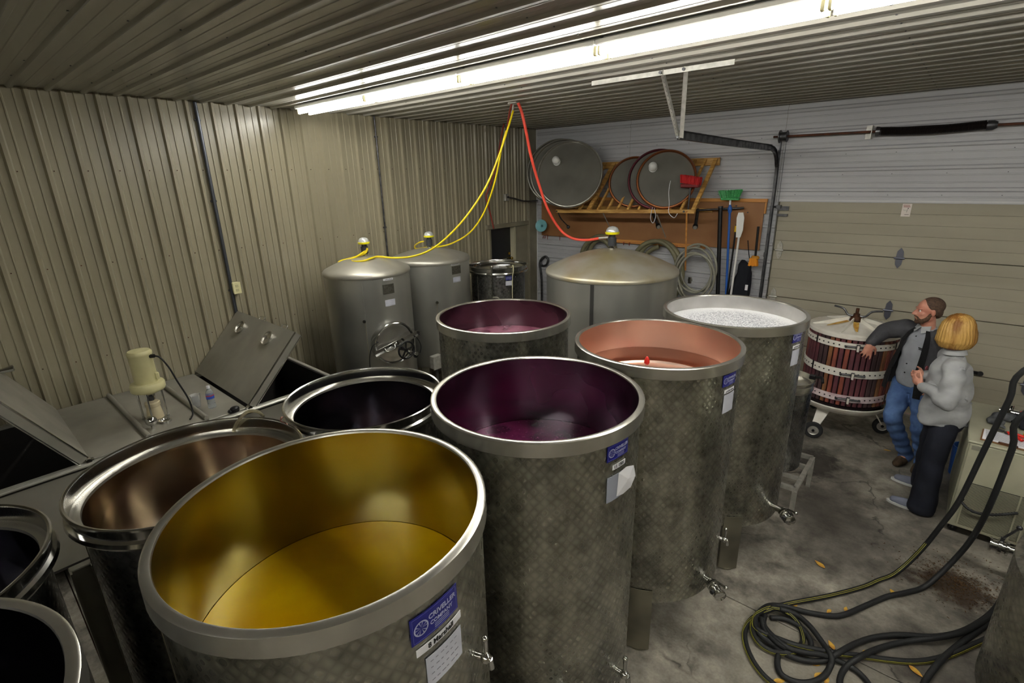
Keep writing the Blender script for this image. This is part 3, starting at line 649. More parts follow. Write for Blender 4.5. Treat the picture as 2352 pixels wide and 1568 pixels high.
# rose tank
tK, ri = open_tank('swirl polished steel tank holding rose wine and a sunken lid', cK, RT, 1.91, 0.37, M_inner_pink, leg_angs=(-64, 56, 176))
blue_label(tK, cK, RT, -10.5, 1.80, 0.125, 0.068); strip_label(tK, cK, RT, -9.5, 1.735, 0.10, 0.02, None, 7); paper(tK, cK, RT, -9, 1.66, 0.105, 0.11, 0)
tap(tK, cK, RT, 10, 0.66); butterfly_valve(tK, cK, RT, -8, 0.44, 0.03)
wine('pale salmon rose wine in the open steel tank', cK, ri, 1.595, M_wk)
obj('residue_ring', MB().lathe([(ri - 0.0005, 1.60), (ri - 0.0005, 1.706)], (cK[0], cK[1], 0), 96), mat('residue_mauve', (176, 138, 122), 0.3, 0.9), tK, 180)
lc = cK
t = thing('floating_lid', 'steel floating lid with red airlock resting in the rose wine', 'lid', (lc[0], lc[1], 1.598))
obj('lid_disc', MB().lathe([(0, 1.606), (0.39, 1.606), (0.415, 1.61), (0.425, 1.622), (0.432, 1.622), (0.432, 1.606), (0.425, 1.598), (0, 1.598)], (lc[0], lc[1], 0), 64, closed=False), M_inner_pink, t)
a = (4.438, -4.370, 1.610)
obj('airlock', MB().cyl((a[0], a[1], 1.604), (a[0], a[1], 1.640), 0.010, n=12), M_clear, t)
obj('airlock_cap', MB().lathe([(0.009, 1.637), (0.018, 1.65), (0.017, 1.675), (0.006, 1.695), (0, 1.698)], (a[0], a[1], 0), 14), M_redp, t)
# foam tank
tF, ri = open_tank('swirl polished steel tank topped with white foam near the basket press', cF, RT, 1.91, 0.37, M_inner_pale, leg_angs=(-53, 67, 187))
blue_label(tF, cF, RT, -15, 1.82, 0.10, 0.08); strip_label(tF, cF, RT, -14.5, 1.748, 0.085, 0.02, None, 5); paper(tF, cF, RT, -14, 1.67, 0.09, 0.11, 0)
butterfly_valve(tF, cF, RT, -14, 0.50, 0.09)
wine('white bubbling foam covering the wine in the far open tank', cF, ri, 1.80, M_foam, 'wine_foam', 'foam')
# mauve tank at the back of the middle
tB, ri = open_tank('swirl polished steel tank of mauve wine between the domed tanks and rose wine', cB, RT, 1.91, 0.37, M_inner_mauve)
wine('thin mauve wine low inside the open tank near the domed tanks', cB, ri, 1.685, M_wm)
# corner tank bottom left, dark
tC, ri = open_tank('steel tank with wide rim cropped at the bottom left corner', (4.555, -7.86), RT, 1.91, 0.36, M_inner_dark)
wine('dark wine deep in the tank at the bottom left corner', (4.555, -7.86), ri, 1.25, mat('black_wine', (30, 27, 30), 0.3))
# variable-capacity tanks with rolled rims
c1, c2, c3 = (3.407, -5.895), (3.46, -6.825), (3.49, -7.79)
t1, ri = open_tank('empty mirror-walled steel tank with rolled rim beside the vat end', c1, 0.440, 1.67, 0.30, M_inner_dark, 'rolled', (30, 120, 210, 300), M_shell_small)
wine('dark shallow wine at the bottom of the empty looking mirror-walled tank', c1, ri, 1.0, M_wd)
t2, ri = open_tank('rolled-rim steel tank with warm reflections left of the golden juice', c2, 0.454, 1.67, 0.30, M_inner_left, 'rolled', (30, 120, 210, 300), M_shell_small)
wine('mauve brown wine in the rolled-rim tank left of the golden juice', c2, ri, 1.20, mat('brown_wine', (94, 74, 72), 0.12, col2=(70, 52, 54), scale=5))
t3, ri = open_tank('rolled-rim steel tank cropped by the left picture edge', c3, 0.454, 1.67, 0.30, M_inner_dark, 'rolled', (30, 120, 210, 300), M_shell_small)
wine('black wine in the rolled-rim tank at the left picture edge', c3, ri, 1.15, mat('black_wine', (30, 27, 30), 0.3))
# steel posts of the tank platform standing between them
for (x, y, lab) in ((2.92, -7.27, 'grey steel channel post standing between the two left rolled-rim tanks'),):
    tag(obj('channel_post', MB().box((x, y, 0.55), (0.05, 0.09, 1.10), bev=0.004).box((x + 0.03, y - 0.04, 0.55), (0.04, 0.008, 1.10)).box((x + 0.03, y + 0.04, 0.55), (0.04, 0.008, 1.10)).box((x, y, 0.005), (0.12, 0.14, 0.01)), M_vat, org=(x, y, 0)), lab, 'post')
# hoses hanging over the warm tank's rim
tag(obj('siphon_hose', MB().tube([(3.110, -6.369, 1.620), (3.211, -6.428, 1.700), (3.204, -6.472, 1.715), (3.203, -6.520, 1.690), (3.147, -6.538, 1.620), (3.041, -6.528, 1.500), (2.881, -6.499, 1.300), (2.845, -6.497, 1.210)], 0.009, 10), M_clearhose, None, 180, org=(3.110, -6.369, 1.620)), 'milky plastic siphon hose arching over the rolled-rim tank', 'hose')
tag(obj('copper_rod', MB().tube([(3.343, -6.357, 1.680), (3.384, -6.382, 1.695), (3.259, -6.351, 1.580), (3.119, -6.328, 1.420), (2.865, -6.257, 1.210)], 0.005, 8), mat('copper_pink', (190, 140, 124), 0.3, 0.6), None, 180, org=(3.343, -6.357, 1.680)), 'thin copper pink rod hanging inside the rolled-rim tank', 'rod')
# small swirl tank by the doorway
cS = (1.10, -2.24); rS = 0.40
tS, ri = open_tank('small swirl polished tank with lid and pump by the doorway', cS, rS, 1.72, 0.30, M_inner_pale, 'rolled', (30, 120, 210, 300), M_shell_small)
lid = obj('tank_lid', MB().lathe([(0, 1.668), (0.30, 1.664), (0.345, 1.672), (0.355, 1.69), (0.36, 1.69), (0.36, 1.66), (0.33, 1.645), (0, 1.645)], (cS[0], cS[1], 0), 56), M_polish, tS)
blue_label(tS, cS, rS - 0.028, -24, 1.585, 0.10, 0.055); paper(tS, cS, rS - 0.028, -25, 1.515, 0.09, 0.06, 0); strip_label(tS, cS, rS - 0.028, -43, 1.61, 0.09, 0.022, None, 6)
p = polar(cS, rS + 0.02, -58, 0)
pm = obj('air_pump', MB().cyl(p + Vector((0, 0, 1.33)), p + Vector((0, 0, 1.70)), 0.008, n=10).cyl(p + Vector((0, 0, 1.68)), p + Vector((0, 0, 1.74)), 0.014, n=12).sphere(p + Vector((0, 0, 1.75)), 0.02, 10, 8), M_polish, tS)
obj('pump_hose', MB().tube([p + Vector((0, 0, 1.34)), p + Vector((0.07, 0.03, 1.34)), p + Vector((0.14, 0.06, 1.24)), p + Vector((0.17, 0.08, 1.05)), p + Vector((0.17, 0.08, 0.95))], 0.008, 8), M_greyhose, tS, 180)
obj('pump_hose', MB().tube([polar(cS, 0.30, -10, 1.70), polar(cS, 0.38, -15, 1.75), polar(cS, 0.42, -18, 1.68), polar(cS, 0.40, -19, 1.55), polar(cS, 0.40, -20, 1.1)], 0.006, 8), mat('pale_hose', (212, 204, 170), 0.4), tS, 180)
mb = MB().cyl(polar(cS, 0.26, -12, 1.67), polar(cS, 0.26, -12, 1.72), 0.03, n=14).cyl(polar(cS, 0.26, -12, 1.715), polar(cS, 0.26, -12, 1.73), 0.042, n=14); obj('lid_valve', mb, M_polish, lid)

# ---------------------------------------------------------------- closed domed tanks
def pressure_valve(t, c, z, s=1.0):
    v = obj('pressure_valve', MB().cyl((c[0], c[1], z - 0.06), (c[0], c[1], z + 0.03 * s), 0.022 * s, n=18).lathe([(0.022 * s, z + 0.005), (0.032 * s, z + 0.01), (0.032 * s, z + 0.02), (0.022 * s, z + 0.026)], (c[0], c[1], 0), 18), M_polish, t)
    obj('valve_body', MB().cyl((c[0], c[1], z + 0.03 * s), (c[0], c[1], z + 0.105 * s), 0.040 * s, n=20).cyl((c[0], c[1], z + 0.105 * s), (c[0], c[1], z + 0.135 * s), 0.030 * s, n=20), mat('grey_black_valve', (58, 60, 64), 0.4), v)
    mb = MB().lathe([(0.03 * s, z + 0.135 * s), (0.064 * s, z + 0.137 * s), (0.066 * s, z + 0.155 * s), (0.06 * s, z + 0.158 * s)], (c[0], c[1], 0), 24)
    obj('yellow_ring', mb, mat('bright_yellow_ring', (236, 226, 30), 0.3), v)
    obj('dome_cap', MB().lathe([(0.06 * s, z + 0.156 * s), (0.058 * s, z + 0.175 * s), (0.045 * s, z + 0.195 * s), (0.022 * s, z + 0.206 * s), (0, z + 0.209 * s)], (c[0], c[1], 0), 24), mat('silver_white_cap', (214, 216, 214), 0.2, 0.3), v)
    return v
def domed_tank(label, c, r, zs, za, zb, seam_a, md, leg_angs=(-60, 30, 120, 210), vs=1.0):
    t = thing('domed_tank', label, 'tank', (c[0], c[1], 0)); C0 = (c[0], c[1], 0)
    obj('shell', MB().lathe([(0, zb - 0.06), (r * .6, zb - 0.045), (r * .93, zb - 0.015), (r, zb + 0.03), (r, zs)], C0, 96), M_brushed, t, 40)
    n = 14; prof = []
    for k in range(n + 1):
        u = k / n; rr = (r + 0.012) * cos(u * pi / 2) ** 0.95 if u < 1 else 0.0
        prof.append(((r + 0.010) * (1 - u ** 1.6) if u < 1 else 0.0, zs + 0.035 + (za - zs - 0.035) * (1 - (1 - u ** 1.15) ** 1.55)))
    prof = [(r - 0.004, zs - 0.012), (r + 0.008, zs - 0.008), (r + 0.012, zs + 0.008), (r + 0.0125, zs + 0.02)] + [(q, z) for q, z in prof]
    # gentle cone-dome: flattening toward the shoulder
    prof = [(r - 0.004, zs - 0.012), (r + 0.008, zs - 0.008), (r + 0.013, zs + 0.006), (r + 0.010, zs + 0.026), (r - 0.006, zs + 0.045)]
    for k in range(1, n + 1):
        u = k / n; prof.append(((r - 0.006) * (1 - u), zs + 0.045 + (za - zs - 0.045) * sin(u * pi / 2) ** 0.92))
    obj('dome', MB().lathe(prof, C0, 96), md, t, 40)
    obj('weld_seam', MB().cyl(polar(c, r + 0.001, seam_a, zb + 0.03), polar(c, r + 0.001, seam_a, zs - 0.01), 0.003, n=6), M_brushed, t)
    legs(t, c, r - 0.03, zb - 0.01, leg_angs, 0.1, M_leg, 0.03); pressure_valve(t, c, za, vs)
    return t
cA, cBm, cG = (0.82, -4.14), (0.74, -3.13), (2.81, -2.10)
tA = domed_tank('domed steel tank nearest the camera with round manway door', cA, 0.476, 1.87, 2.05, 0.42, -41, M_dome)
tD = domed_tank('domed steel tank behind the manway tank, its valve on yellow hose', cBm, 0.497, 1.87, 2.02, 0.55, 150, M_dome)
tG = domed_tank('wide domed steel tank with red hose below the lid rack', cG, 0.765, 1.77, 2.035, 0.35, -73.8, M_dome_stain, vs=1.25)
obj('seam_strap', arc_patch(MB(), cG, 0.765, -75.6, -72.6, 0.4, 1.755, n=3, th=0.004), mat('seam_dark', (84, 84, 82), 0.5, 0.8), tG)
strip_label(tA, cA, 0.476, -6.5, 1.843, 0.115, 0.022, None, 8); obj('spec_plate', arc_patch(MB(), cA, 0.478, -15, 1, 1.685, 1.79), M_plate_dark, tA)
paper(tA, cA, 0.476, -6.5, 1.585, 0.12, 0.07, 3)
strip_label(tD, cBm, 0.497, -3, 1.86, 0.13, 0.022, None, 8); obj('spec_plate', arc_patch(MB(), cBm, 0.499, -9.5, 7, 1.735, 1.835), M_plate_dark, tD); paper(tD, cBm, 0.497, -1.5, 1.665, 0.12, 0.065, 2)
for t_, c_, r_, a_, z_ in ((tA, cA, 0.476, -42, 1.42), (tD, cBm, 0.497, -35, 1.42)):
    p = polar(c_, r_, a_, z_); d = Vector((cos(radians(a_)), sin(radians(a_)), 0))
    obj('thermowell', MB().cyl(p - d * 0.01, p + d * 0.04, 0.012, n=12).cyl(p + d * 0.035, p + d * 0.05, 0.018, n=8), M_polish, t_)
    obj('drip_stain', arc_patch(MB(), c_, r_ + 0.0004, a_ - 0.5, a_ + 0.5, z_ - 0.45, z_ - 0.02, n=1, th=0.0004), mat('drip_brown', (134, 128, 112), 0.5, 0.5), t_)
# manway on the near domed tank
ma, mz, mr = -8.0, 1.13, 0.225
d = Vector((cos(radians(ma)), sin(radians(ma)), 0)); sd = Vector((-d.y, d.x, 0)); P0 = polar(cA, 0.476, ma, mz); up = Vector((0, 0, 1))
def mw(h, s_, z_): return P0 + d * h + sd * s_ + up * z_
mwn = obj('manway_frame', MB().lathe([(mr, -0.06), (mr, 0.045), (mr + 0.012, 0.052), (mr + 0.018, 0.045), (mr + 0.018, -0.06)], P0, 48, axis=d), M_polish, tA, 40)
dr = obj('manway_door', MB().lathe([(mr - 0.004, 0.03), (mr - 0.02, 0.036), (mr - 0.05, 0.03), (mr * .5, 0.045), (0, 0.052)], P0, 48, axis=d), M_rim, tA, 40)
br = obj('clamp_bar', MB().beam(mw(0.085, -0.27, -0.055), mw(0.085, 0.29, 0.075), 0.055, 0.008, up=d).beam(mw(0.10, -0.27, -0.08), mw(0.10, 0.29, 0.05), 0.008, 0.03, up=d).cyl(mw(0.05, 0.0, 0.0), mw(0.10, 0.0, 0.0), 0.02, n=12)
         .beam(mw(-0.06, 0.285, 0.072), mw(0.12, 0.285, 0.072), 0.02, 0.03).cyl(mw(-0.02, -0.24, -0.10), mw(0.10, -0.24, -0.10), 0.009, n=8), M_polish, dr)
obj('bar_handle', MB().tube([mw(0.09, -0.15, -0.02), mw(0.125, -0.14, -0.045), mw(0.125, -0.05, -0.03), mw(0.09, -0.03, 0.005)], 0.006, 8), M_polish, dr, 180)
hw = MB().tube([mw(0.19, 0.055 + 0.095 * cos(q), -0.06 + 0.095 * sin(q)) for q in [2 * pi * k / 16 for k in range(16)]], 0.011, 10, closed=True, sub=3)
for k in range(5): q = 2 * pi * k / 5 + .3; hw.beam(mw(0.175, 0.055, -0.06), mw(0.19, 0.055 + 0.09 * cos(q), -0.06 + 0.09 * sin(q)), 0.016, 0.012)
hw.cyl(mw(0.09, 0.055, -0.06), mw(0.195, 0.055, -0.06), 0.02, n=12); obj('handwheel', hw, M_black, dr, 50)
obj('hanging_cable', MB().tube([mw(0.05, -0.20, 0.06), mw(0.04, -0.27, 0.02), mw(0.02, -0.31, -0.12), mw(0.01, -0.315, -0.4)], 0.005, 8), M_black, tA, 180)
obj('hanging_cable', MB().tube([mw(0.1, 0.22, 0.05), mw(0.1, 0.27, -0.02), mw(0.1, 0.29, -0.10), mw(0.1, 0.27, -0.17)], 0.005, 8), M_black, tA, 180)
vp = polar(cA, 0.47, 8, 0.99); dd = Vector((cos(radians(8)), sin(radians(8)), 0))
ov = obj('racking_valve', MB().cyl(vp, vp + dd * 0.13, 0.018, n=14).sphere(vp + dd * 0.15, 0.032, 12, 8).cyl(vp + dd * 0.15, vp + dd * 0.15 + up * 0.07, 0.014, n=10).cyl(vp + dd * 0.15 + up * 0.05, vp + dd * 0.15 + up * 0.075, 0.026, n=12).cyl(vp + dd * 0.17, vp + dd * 0.21, 0.024, n=12), M_polish, tA)
obj('valve_knob', MB().lathe([(0, -0.012), (0.03, -0.01), (0.03, 0.01), (0, 0.012)], vp + dd * 0.19 - up * 0.02, 10, axis=dd), M_black, ov)
# junction box on its post
jx, jy = 1.30, -3.62
t = thing('junction_box', 'grey electrical box on a short pipe post by the domed tanks', 'box', (jx, jy, 0))
obj('pipe_post', MB().cyl((jx, jy, 0), (jx, jy, 0.66), 0.022, n=14).cyl((jx, jy, 0), (jx, jy, 0.01), 0.06, n=16), M_galv, t)
obj('box_body', MB().box((jx, jy, 0.73), (0.075, 0.14, 0.16), bev=0.006), M_galvl, t); obj('box_cover', MB().box((jx + 0.045, jy, 0.73), (0.015, 0.15, 0.17), bev=0.004), M_galvl, t)
# drum on a low frame behind the foam tank
cD = (4.965, -2.72); rD = 0.20
t = thing('steel_drum', 'narrow dark steel drum half hidden between foam tank and press', 'drum', (cD[0], cD[1], 0.32))
obj('drum_body', MB().lathe([(0, 0.32), (rD - 0.01, 0.32), (rD, 0.335), (rD, 1.12)], (cD[0], cD[1], 0), 48), M_shell_small, t); obj('drum_lid', MB().lathe([(0, 1.128), (rD - 0.05, 1.128), (rD - 0.03, 1.118), (rD - 0.01, 1.12), (rD + 0.004, 1.16), (rD + 0.014, 1.16), (rD + 0.012, 1.135), (rD + 0.004, 1.125), (rD + 0.01, 1.08), (rD, 1.06)], (cD[0], cD[1], 0), 48), M_rim, t)
obj('lid_latch', MB().box((cD[0] + rD * .9, cD[1] + 0.05, 1.18), (0.05, 0.04, 0.04), bev=0.006).tube([(cD[0] + rD, cD[1] + 0.05, 1.18), (cD[0] + rD + 0.05, cD[1] + 0.02, 1.20), (cD[0] + rD + 0.07, cD[1] - 0.02, 1.17)], 0.012, 8), M_black, t)
t = thing('drum_stand', 'low square steel tube stand under the narrow drum', 'stand', (cD[0], cD[1], 0))
F4 = [(4.80, -3.06), (5.22, -3.06), (5.22, -2.42), (4.80, -2.42)]
obj('top_frame', MB().beam((4.80, -3.06, 0.30), (5.22, -3.06, 0.30), 0.035, 0.035).beam((5.22, -3.06, 0.30), (5.22, -2.42, 0.30), 0.035, 0.035).beam((5.22, -2.42, 0.30), (4.80, -2.42, 0.30), 0.035, 0.035).beam((4.80, -2.42, 0.30), (4.80, -3.06, 0.30), 0.035, 0.035), M_galvl, t)
for yy in (-2.87, -2.62): obj('cross_bar', MB().beam((4.82, yy, 0.30), (5.20, yy, 0.30), 0.03, 0.03), M_galvl, t)
for x, y in F4: obj('leg', MB().box((x, y, 0.141), (0.035, 0.035, 0.282)), M_galvl, t)
# big tank cropped at the right edge, close to the camera
cR = (7.09, -4.12); rR = 0.70
t = thing('steel_tank', 'large dull steel tank cropped by the right picture edge', 'tank', (cR[0], cR[1], 0))
obj('shell', MB().lathe([(0, 0.16), (rR - 0.03, 0.16), (rR, 0.19), (rR, 0.98), (rR - 0.03, 1.0), (0, 1.02)], (cR[0], cR[1], 0), 96), M_shell, t, 40)
legs(t, cR, rR - 0.03, 0.17, (-135, 135, 45, -45), 0.12, M_leg, 0.02)
q0 = (6.74, -2.98, 0.30)
o = obj('outlet_pipe', MB().tube([(7.05, -3.30, 0.34), (6.90, -3.05, 0.34), (6.76, -2.93, 0.32), (6.64, -2.90, 0.30), (6.50, -2.89, 0.29)], 0.03, 16), M_polish, t, 180)
v = obj('butterfly_valve', MB().lathe([(0, 0), (0.05, 0.0), (0.052, 0.014), (0.04, 0.018), (0.04, 0.034), (0.055, 0.038), (0.055, 0.056), (0.04, 0.06), (0.04, 0.085), (0.05, 0.088), (0.05, 0.10), (0, 0.102)], (6.54, -2.89, 0.29), 22, axis=(-1, 0.0, 0)), M_polish, t)
obj('lever', MB().cyl((6.495, -2.89, 0.30), (6.50, -2.89, 0.37), 0.012, n=10).beam((6.50, -2.89, 0.365), (6.56, -2.86, 0.45), 0.014, 0.008).sphere((6.565, -2.855, 0.46), 0.018, 10, 6), M_galv, v)
# ---------------------------------------------------------------- long vat with hinged lids
VX, VZ, VY0, VY1 = 1.36, 0.95, -9.6, -4.98
t = thing('lidded_vat', 'long rectangular steel vat with hinged lids along the beige wall', 'vat', (0.7, -7.3, 0))
mb = MB(); th = 0.02
mb.box((VX - 0.01, (VY0 + VY1) / 2, 0.57), (0.02, VY1 - VY0, 0.74)); mb.box((0.05, (VY0 + VY1) / 2, 0.57), (0.02, VY1 - VY0, 0.74)); mb.box((0.7, VY1 - 0.01, 0.57), (1.32, 0.02, 0.74)); mb.box((0.7, VY0 + 0.01, 0.57), (1.32, 0.02, 0.74)); mb.box((0.7, (VY0 + VY1) / 2, 0.20), (1.34, VY1 - VY0, 0.02))
obj('vat_body', mb, M_vat_in, t, None)
obj('front_sheet', MB().box((VX + 0.005, (VY0 + VY1) / 2, 0.55), (0.006, VY1 - VY0, 0.70)), M_vat, t)
mb = MB().box((VX + 0.005, (VY0 + VY1) / 2, VZ - 0.012), (0.055, VY1 - VY0, 0.024), bev=0.006).cyl((VX + 0.036, VY0, VZ - 0.012), (VX + 0.036, VY1, VZ - 0.012), 0.012, n=12).box((0.045, (VY0 + VY1) / 2, VZ - 0.012), (0.05, VY1 - VY0, 0.024)).box((0.7, VY1 + 0.01, VZ - 0.01), (1.33, 0.04, 0.03), bev=0.006)
obj('vat_rim', mb, mat('vat_rim_steel', (190, 188, 180), 0.32, 0.5), t, 35)
for y in (-9.2, -7.6, -6.4, -5.2):
    for x in (0.08, VX - 0.04): obj('leg', MB().box((x, y, 0.1), (0.06, 0.06, 0.2)), M_leg, t)
def lid_flat(y0, y1, name='flat_lid'):
    return obj(name, MB().box((0.70, (y0 + y1) / 2, VZ + 0.008), (1.33, y1 - y0 - 0.01, 0.014), bev=0.004), M_vat, t)
lid_flat(-6.99, -6.60); pl = lid_flat(-6.60, -6.18); lid_flat(-6.18, -5.86)
for y in (-6.60, -6.18):
    obj('folded_seam', MB().cyl((0.06, y, VZ + 0.028), (VX - 0.02, y, VZ + 0.028), 0.020, n=12).box((0.7, y, VZ + 0.014), (1.28, 0.03, 0.02)), M_vat, t)
obj('fill_cap', MB().lathe([(0.045, VZ + 0.014), (0.045, VZ + 0.03), (0.05, VZ + 0.034), (0.036, VZ + 0.034), (0.03, VZ + 0.022), (0, VZ + 0.022)], (1.10, -6.42, 0), 24), M_polish, t)
obj('ball_float', MB().cyl((1.17, -6.53, VZ + 0.014), (1.17, -6.53, VZ + 0.05), 0.012, n=12).sphere((1.17, -6.53, VZ + 0.085), 0.042, 18, 12), M_polish, t)
def open_lid(y0, tip_y, tip_z, port, w=0.065):
    a0, a1 = Vector((0.04, y0, VZ + 0.03)), Vector((VX, y0, VZ + 0.03)); b0, b1 = Vector((0.04, tip_y, tip_z)), Vector((VX, tip_y, tip_z))
    n_ = (a1 - a0).cross(b0 - a0).normalized(); n_ = n_ if n_.y * (tip_y - y0) < 0 else -n_
    p = obj('open_lid', MB().poly([a0, a1, b1, b0], 0.006, n_), M_vat, t)
    dn = -n_ * w
    e = MB().poly([a1, b1, b1 + dn, a1 + dn], 0.005, (1, 0, 0)).poly([b0, b1, b1 + dn, b0 + dn], 0.005, (b0 - a0)).poly([a0, b0, b0 + dn, a0 + dn], 0.005, (-1, 0, 0)); obj('lid_edge', e, M_vat, p)
    obj('edge_rail', MB().cyl(a1 + dn, b1 + dn, 0.009, n=8).cyl(a1, b1, 0.008, n=8), M_polish, p)
    obj('hinge', MB().cyl(a1 - Vector((0.02, 0, 0.02)), a1 + Vector((0.03, 0, -0.02)), 0.018, n=12).box(a1 + Vector((0, 0, -0.025)), (0.04, 0.07, 0.02), bev=0.004), M_polish, p)
    if port:
        for u, v in ((0.80, 0.24), (0.80, 0.72)):
            c_ = a0 + (b0 - a0) * u + (a1 - a0) * v
            r_ = 0.072; q = obj('inspection_port', MB().lathe([(r_, 0.0), (r_, 0.022), (r_ - 0.008, 0.026), (r_ - 0.012, 0.012), (0, 0.012)], c_, 36, axis=n_), M_rim, p, 30)
            up_ = (b0 - a0).normalized(); obj('port_rim_shine', MB().lathe([(r_ - 0.003, 0.02), (r_ + 0.004, 0.022), (r_ + 0.004, 0.028), (r_ - 0.005, 0.028)], c_, 36, closed=True, axis=n_), M_polish, q)
            obj('port_pin', MB().cyl(c_ + n_ * 0.012, c_ + n_ * 0.03, 0.005, n=8).cyl(c_ + n_ * 0.03 - up_ * 0.02, c_ + n_ * 0.03 + up_ * 0.02, 0.005, n=8), M_polish, q)
        for v in (0.45, 0.82):
            c_ = b0 + (b1 - b0) * v; d_ = (b1 - b0).normalized(); u_ = (b0 - a0).normalized()
            obj('lid_handle', MB().tube([c_ - d_ * 0.045, c_ - d_ * 0.045 + u_ * 0.035, c_ + d_ * 0.045 + u_ * 0.035, c_ + d_ * 0.045], 0.005, 8, sub=3), M_polish, p, 180)
    return p
open_lid(-5.84, -5.32, 1.53, True)
p = open_lid(-6.99, -7.38, 1.65, False)
c_ = Vector((0.150, -7.208, 1.445)); obj('lid_latch', MB().box(c_, (0.06, 0.10, 0.03), bev=0.008).cyl(c_ - Vector((0, 0.05, 0)), c_ + Vector((0, 0.05, 0.02)), 0.014, n=10), M_polish, p)
obj('rim_latch', MB().box((VX - 0.005, -5.97, VZ + 0.022), (0.05, 0.09, 0.035), bev=0.012).sphere((VX + 0.0, -5.96, VZ + 0.04), (0.035, 0.04, 0.022), 12, 8), M_black, t)
# mixer motor on the vat
mx, my, z0 = 0.95, -6.45, VZ + 0.018
MS = 1.06
t = thing('mixer_motor', 'cream enamel mixer motor on four steel rods standing on the vat', 'motor', (mx, my, z0))
def mz_(v): return z0 + v * MS
for k in range(4):
    a = pi / 4 + k * pi / 2 + 0.3; obj('support_rod', MB().cyl((mx + 0.088 * cos(a), my + 0.088 * sin(a), z0), (mx + 0.088 * cos(a), my + 0.088 * sin(a), mz_(0.24)), 0.007, n=10).cyl((mx + 0.088 * cos(a), my + 0.088 * sin(a), z0), (mx + 0.088 * cos(a), my + 0.088 * sin(a), z0 + 0.012), 0.013, n=10), M_polish, t)
C0 = (mx, my, 0)
obj('shaft', MB().cyl((mx, my, mz_(0.05)), (mx, my, mz_(0.24)), 0.014, n=14).cyl((mx, my, mz_(0.13)), (mx, my, mz_(0.19)), 0.022, n=14), M_galv, t)
obj('seal_disc', MB().lathe([(0, mz_(0.10)), (0.050, mz_(0.10)), (0.056, mz_(0.11)), (0.056, mz_(0.135)), (0.05, mz_(0.142)), (0.03, mz_(0.145)), (0.016, mz_(0.16))], C0, 28).lathe([(0, mz_(0.0)), (0.062, mz_(0.0)), (0.06, mz_(0.03)), (0.05, mz_(0.10)), (0, mz_(0.10))], C0, 28), mat('beige_seal', (196, 184, 152), 0.4), t)
gb = obj('gearbox', MB().lathe([(0, mz_(0.215)), (0.05, mz_(0.215)), (0.07, mz_(0.225)), (0.118, mz_(0.245)), (0.126, mz_(0.26)), (0.126, mz_(0.295)), (0.118, mz_(0.31)), (0.07, mz_(0.315)), (0, mz_(0.32))], C0, 40)
    .box((mx - 0.09, my - 0.05, mz_(0.27)), (0.06, 0.05, 0.05), bev=0.012).box((mx - 0.06, my - 0.09, mz_(0.24)), (0.05, 0.05, 0.03), bev=0.01).box((mx + 0.03, my - 0.06, mz_(0.33)), (0.03, 0.03, 0.06), bev=0.008), M_cream, t, 40)
mo = obj('motor_can', MB().lathe([(0.0, mz_(0.30)), (0.082, mz_(0.30)), (0.085, mz_(0.32)), (0.085, mz_(0.535)), (0.089, mz_(0.54)), (0.089, mz_(0.56)), (0.078, mz_(0.575)), (0, mz_(0.583))], C0, 40).box((mx + 0.06, my + 0.07, mz_(0.36)), (0.03, 0.03, 0.06), bev=0.006), M_cream, t, 40)
obj('cable_gland', MB().cyl((mx + 0.06, my + 0.055, mz_(0.525)), (mx + 0.085, my + 0.08, mz_(0.527)), 0.016, n=12), M_black, mo)
obj('power_cable', MB().tube([(mx + 0.08, my + 0.075, mz_(0.527)), (mx + 0.11, my + 0.11, mz_(0.51)), (mx + 0.13, my + 0.15, mz_(0.42)), (mx + 0.15, my + 0.18, mz_(0.30)), (mx + 0.19, my + 0.22, mz_(0.14)), (mx + 0.22, my + 0.22, mz_(0.03)), (mx + 0.27, my + 0.19, mz_(0.01)), (mx + 0.30, my + 0.17, mz_(0.01))], 0.007, 8), M_black, mo, 180)
# bottle and cup on the vat
bx, by, bz = 1.12, -6.06, VZ + 0.016
t = thing('water_bottle', 'small clear water bottle with blue label standing on the vat lid', 'bottle', (bx, by, bz)); BS = 1.05
pr = [(0, 0), (0.026, 0), (0.031, 0.006), (0.031, 0.03), (0.028, 0.036), (0.031, 0.042), (0.028, 0.054), (0.031, 0.06), (0.028, 0.072), (0.031, 0.08), (0.031, 0.125), (0.029, 0.14), (0.018, 0.165), (0.012, 0.172), (0.012, 0.18)]
obj('bottle_body', MB().lathe([(r * BS, bz + z * BS) for r, z in pr], (bx, by, 0), 28), mat('clear_bottle', (226, 232, 238), 0.08, trans=0.75, ior=1.3), t, 50)
obj('bottle_cap', MB().lathe([(0, 0.2), (0.013, 0.2), (0.014, 0.196), (0.014, 0.18), (0, 0.18)][::-1] and [(r * BS, bz + z * BS) for r, z in [(0, 0.20), (0.013, 0.20), (0.014, 0.196), (0.014, 0.178), (0, 0.178)]], (bx, by, 0), 20), M_paper, t)
lb = obj('bottle_label', MB().lathe([(0.0318 * BS, bz + 0.088 * BS), (0.0318 * BS, bz + 0.122 * BS)], (bx, by, 0), 28), mat('bottle_label_blue', (52, 84, 190), 0.4), t, 60)
obj('label_band', MB().lathe([(0.0322 * BS, bz + 0.112 * BS), (0.0322 * BS, bz + 0.121 * BS)], (bx, by, 0), 28), mat('bottle_label_red', (176, 60, 70), 0.4), lb, 60)
cx_, cy_ = 0.99, -6.14
tag(obj('plastic_cup', MB().lathe([(0, bz), (0.028, bz), (0.030, bz + 0.004), (0.040, bz + 0.112), (0.043, bz + 0.116), (0.041, bz + 0.112), (0.029, bz + 0.006)], (cx_, cy_, 0), 28), mat('clear_cup', (232, 234, 236), 0.12, trans=0.7, ior=1.2, alpha=0.75), None, 50, org=(cx_, cy_, bz)), 'clear plastic cup standing beside the water bottle on the vat', 'cup')

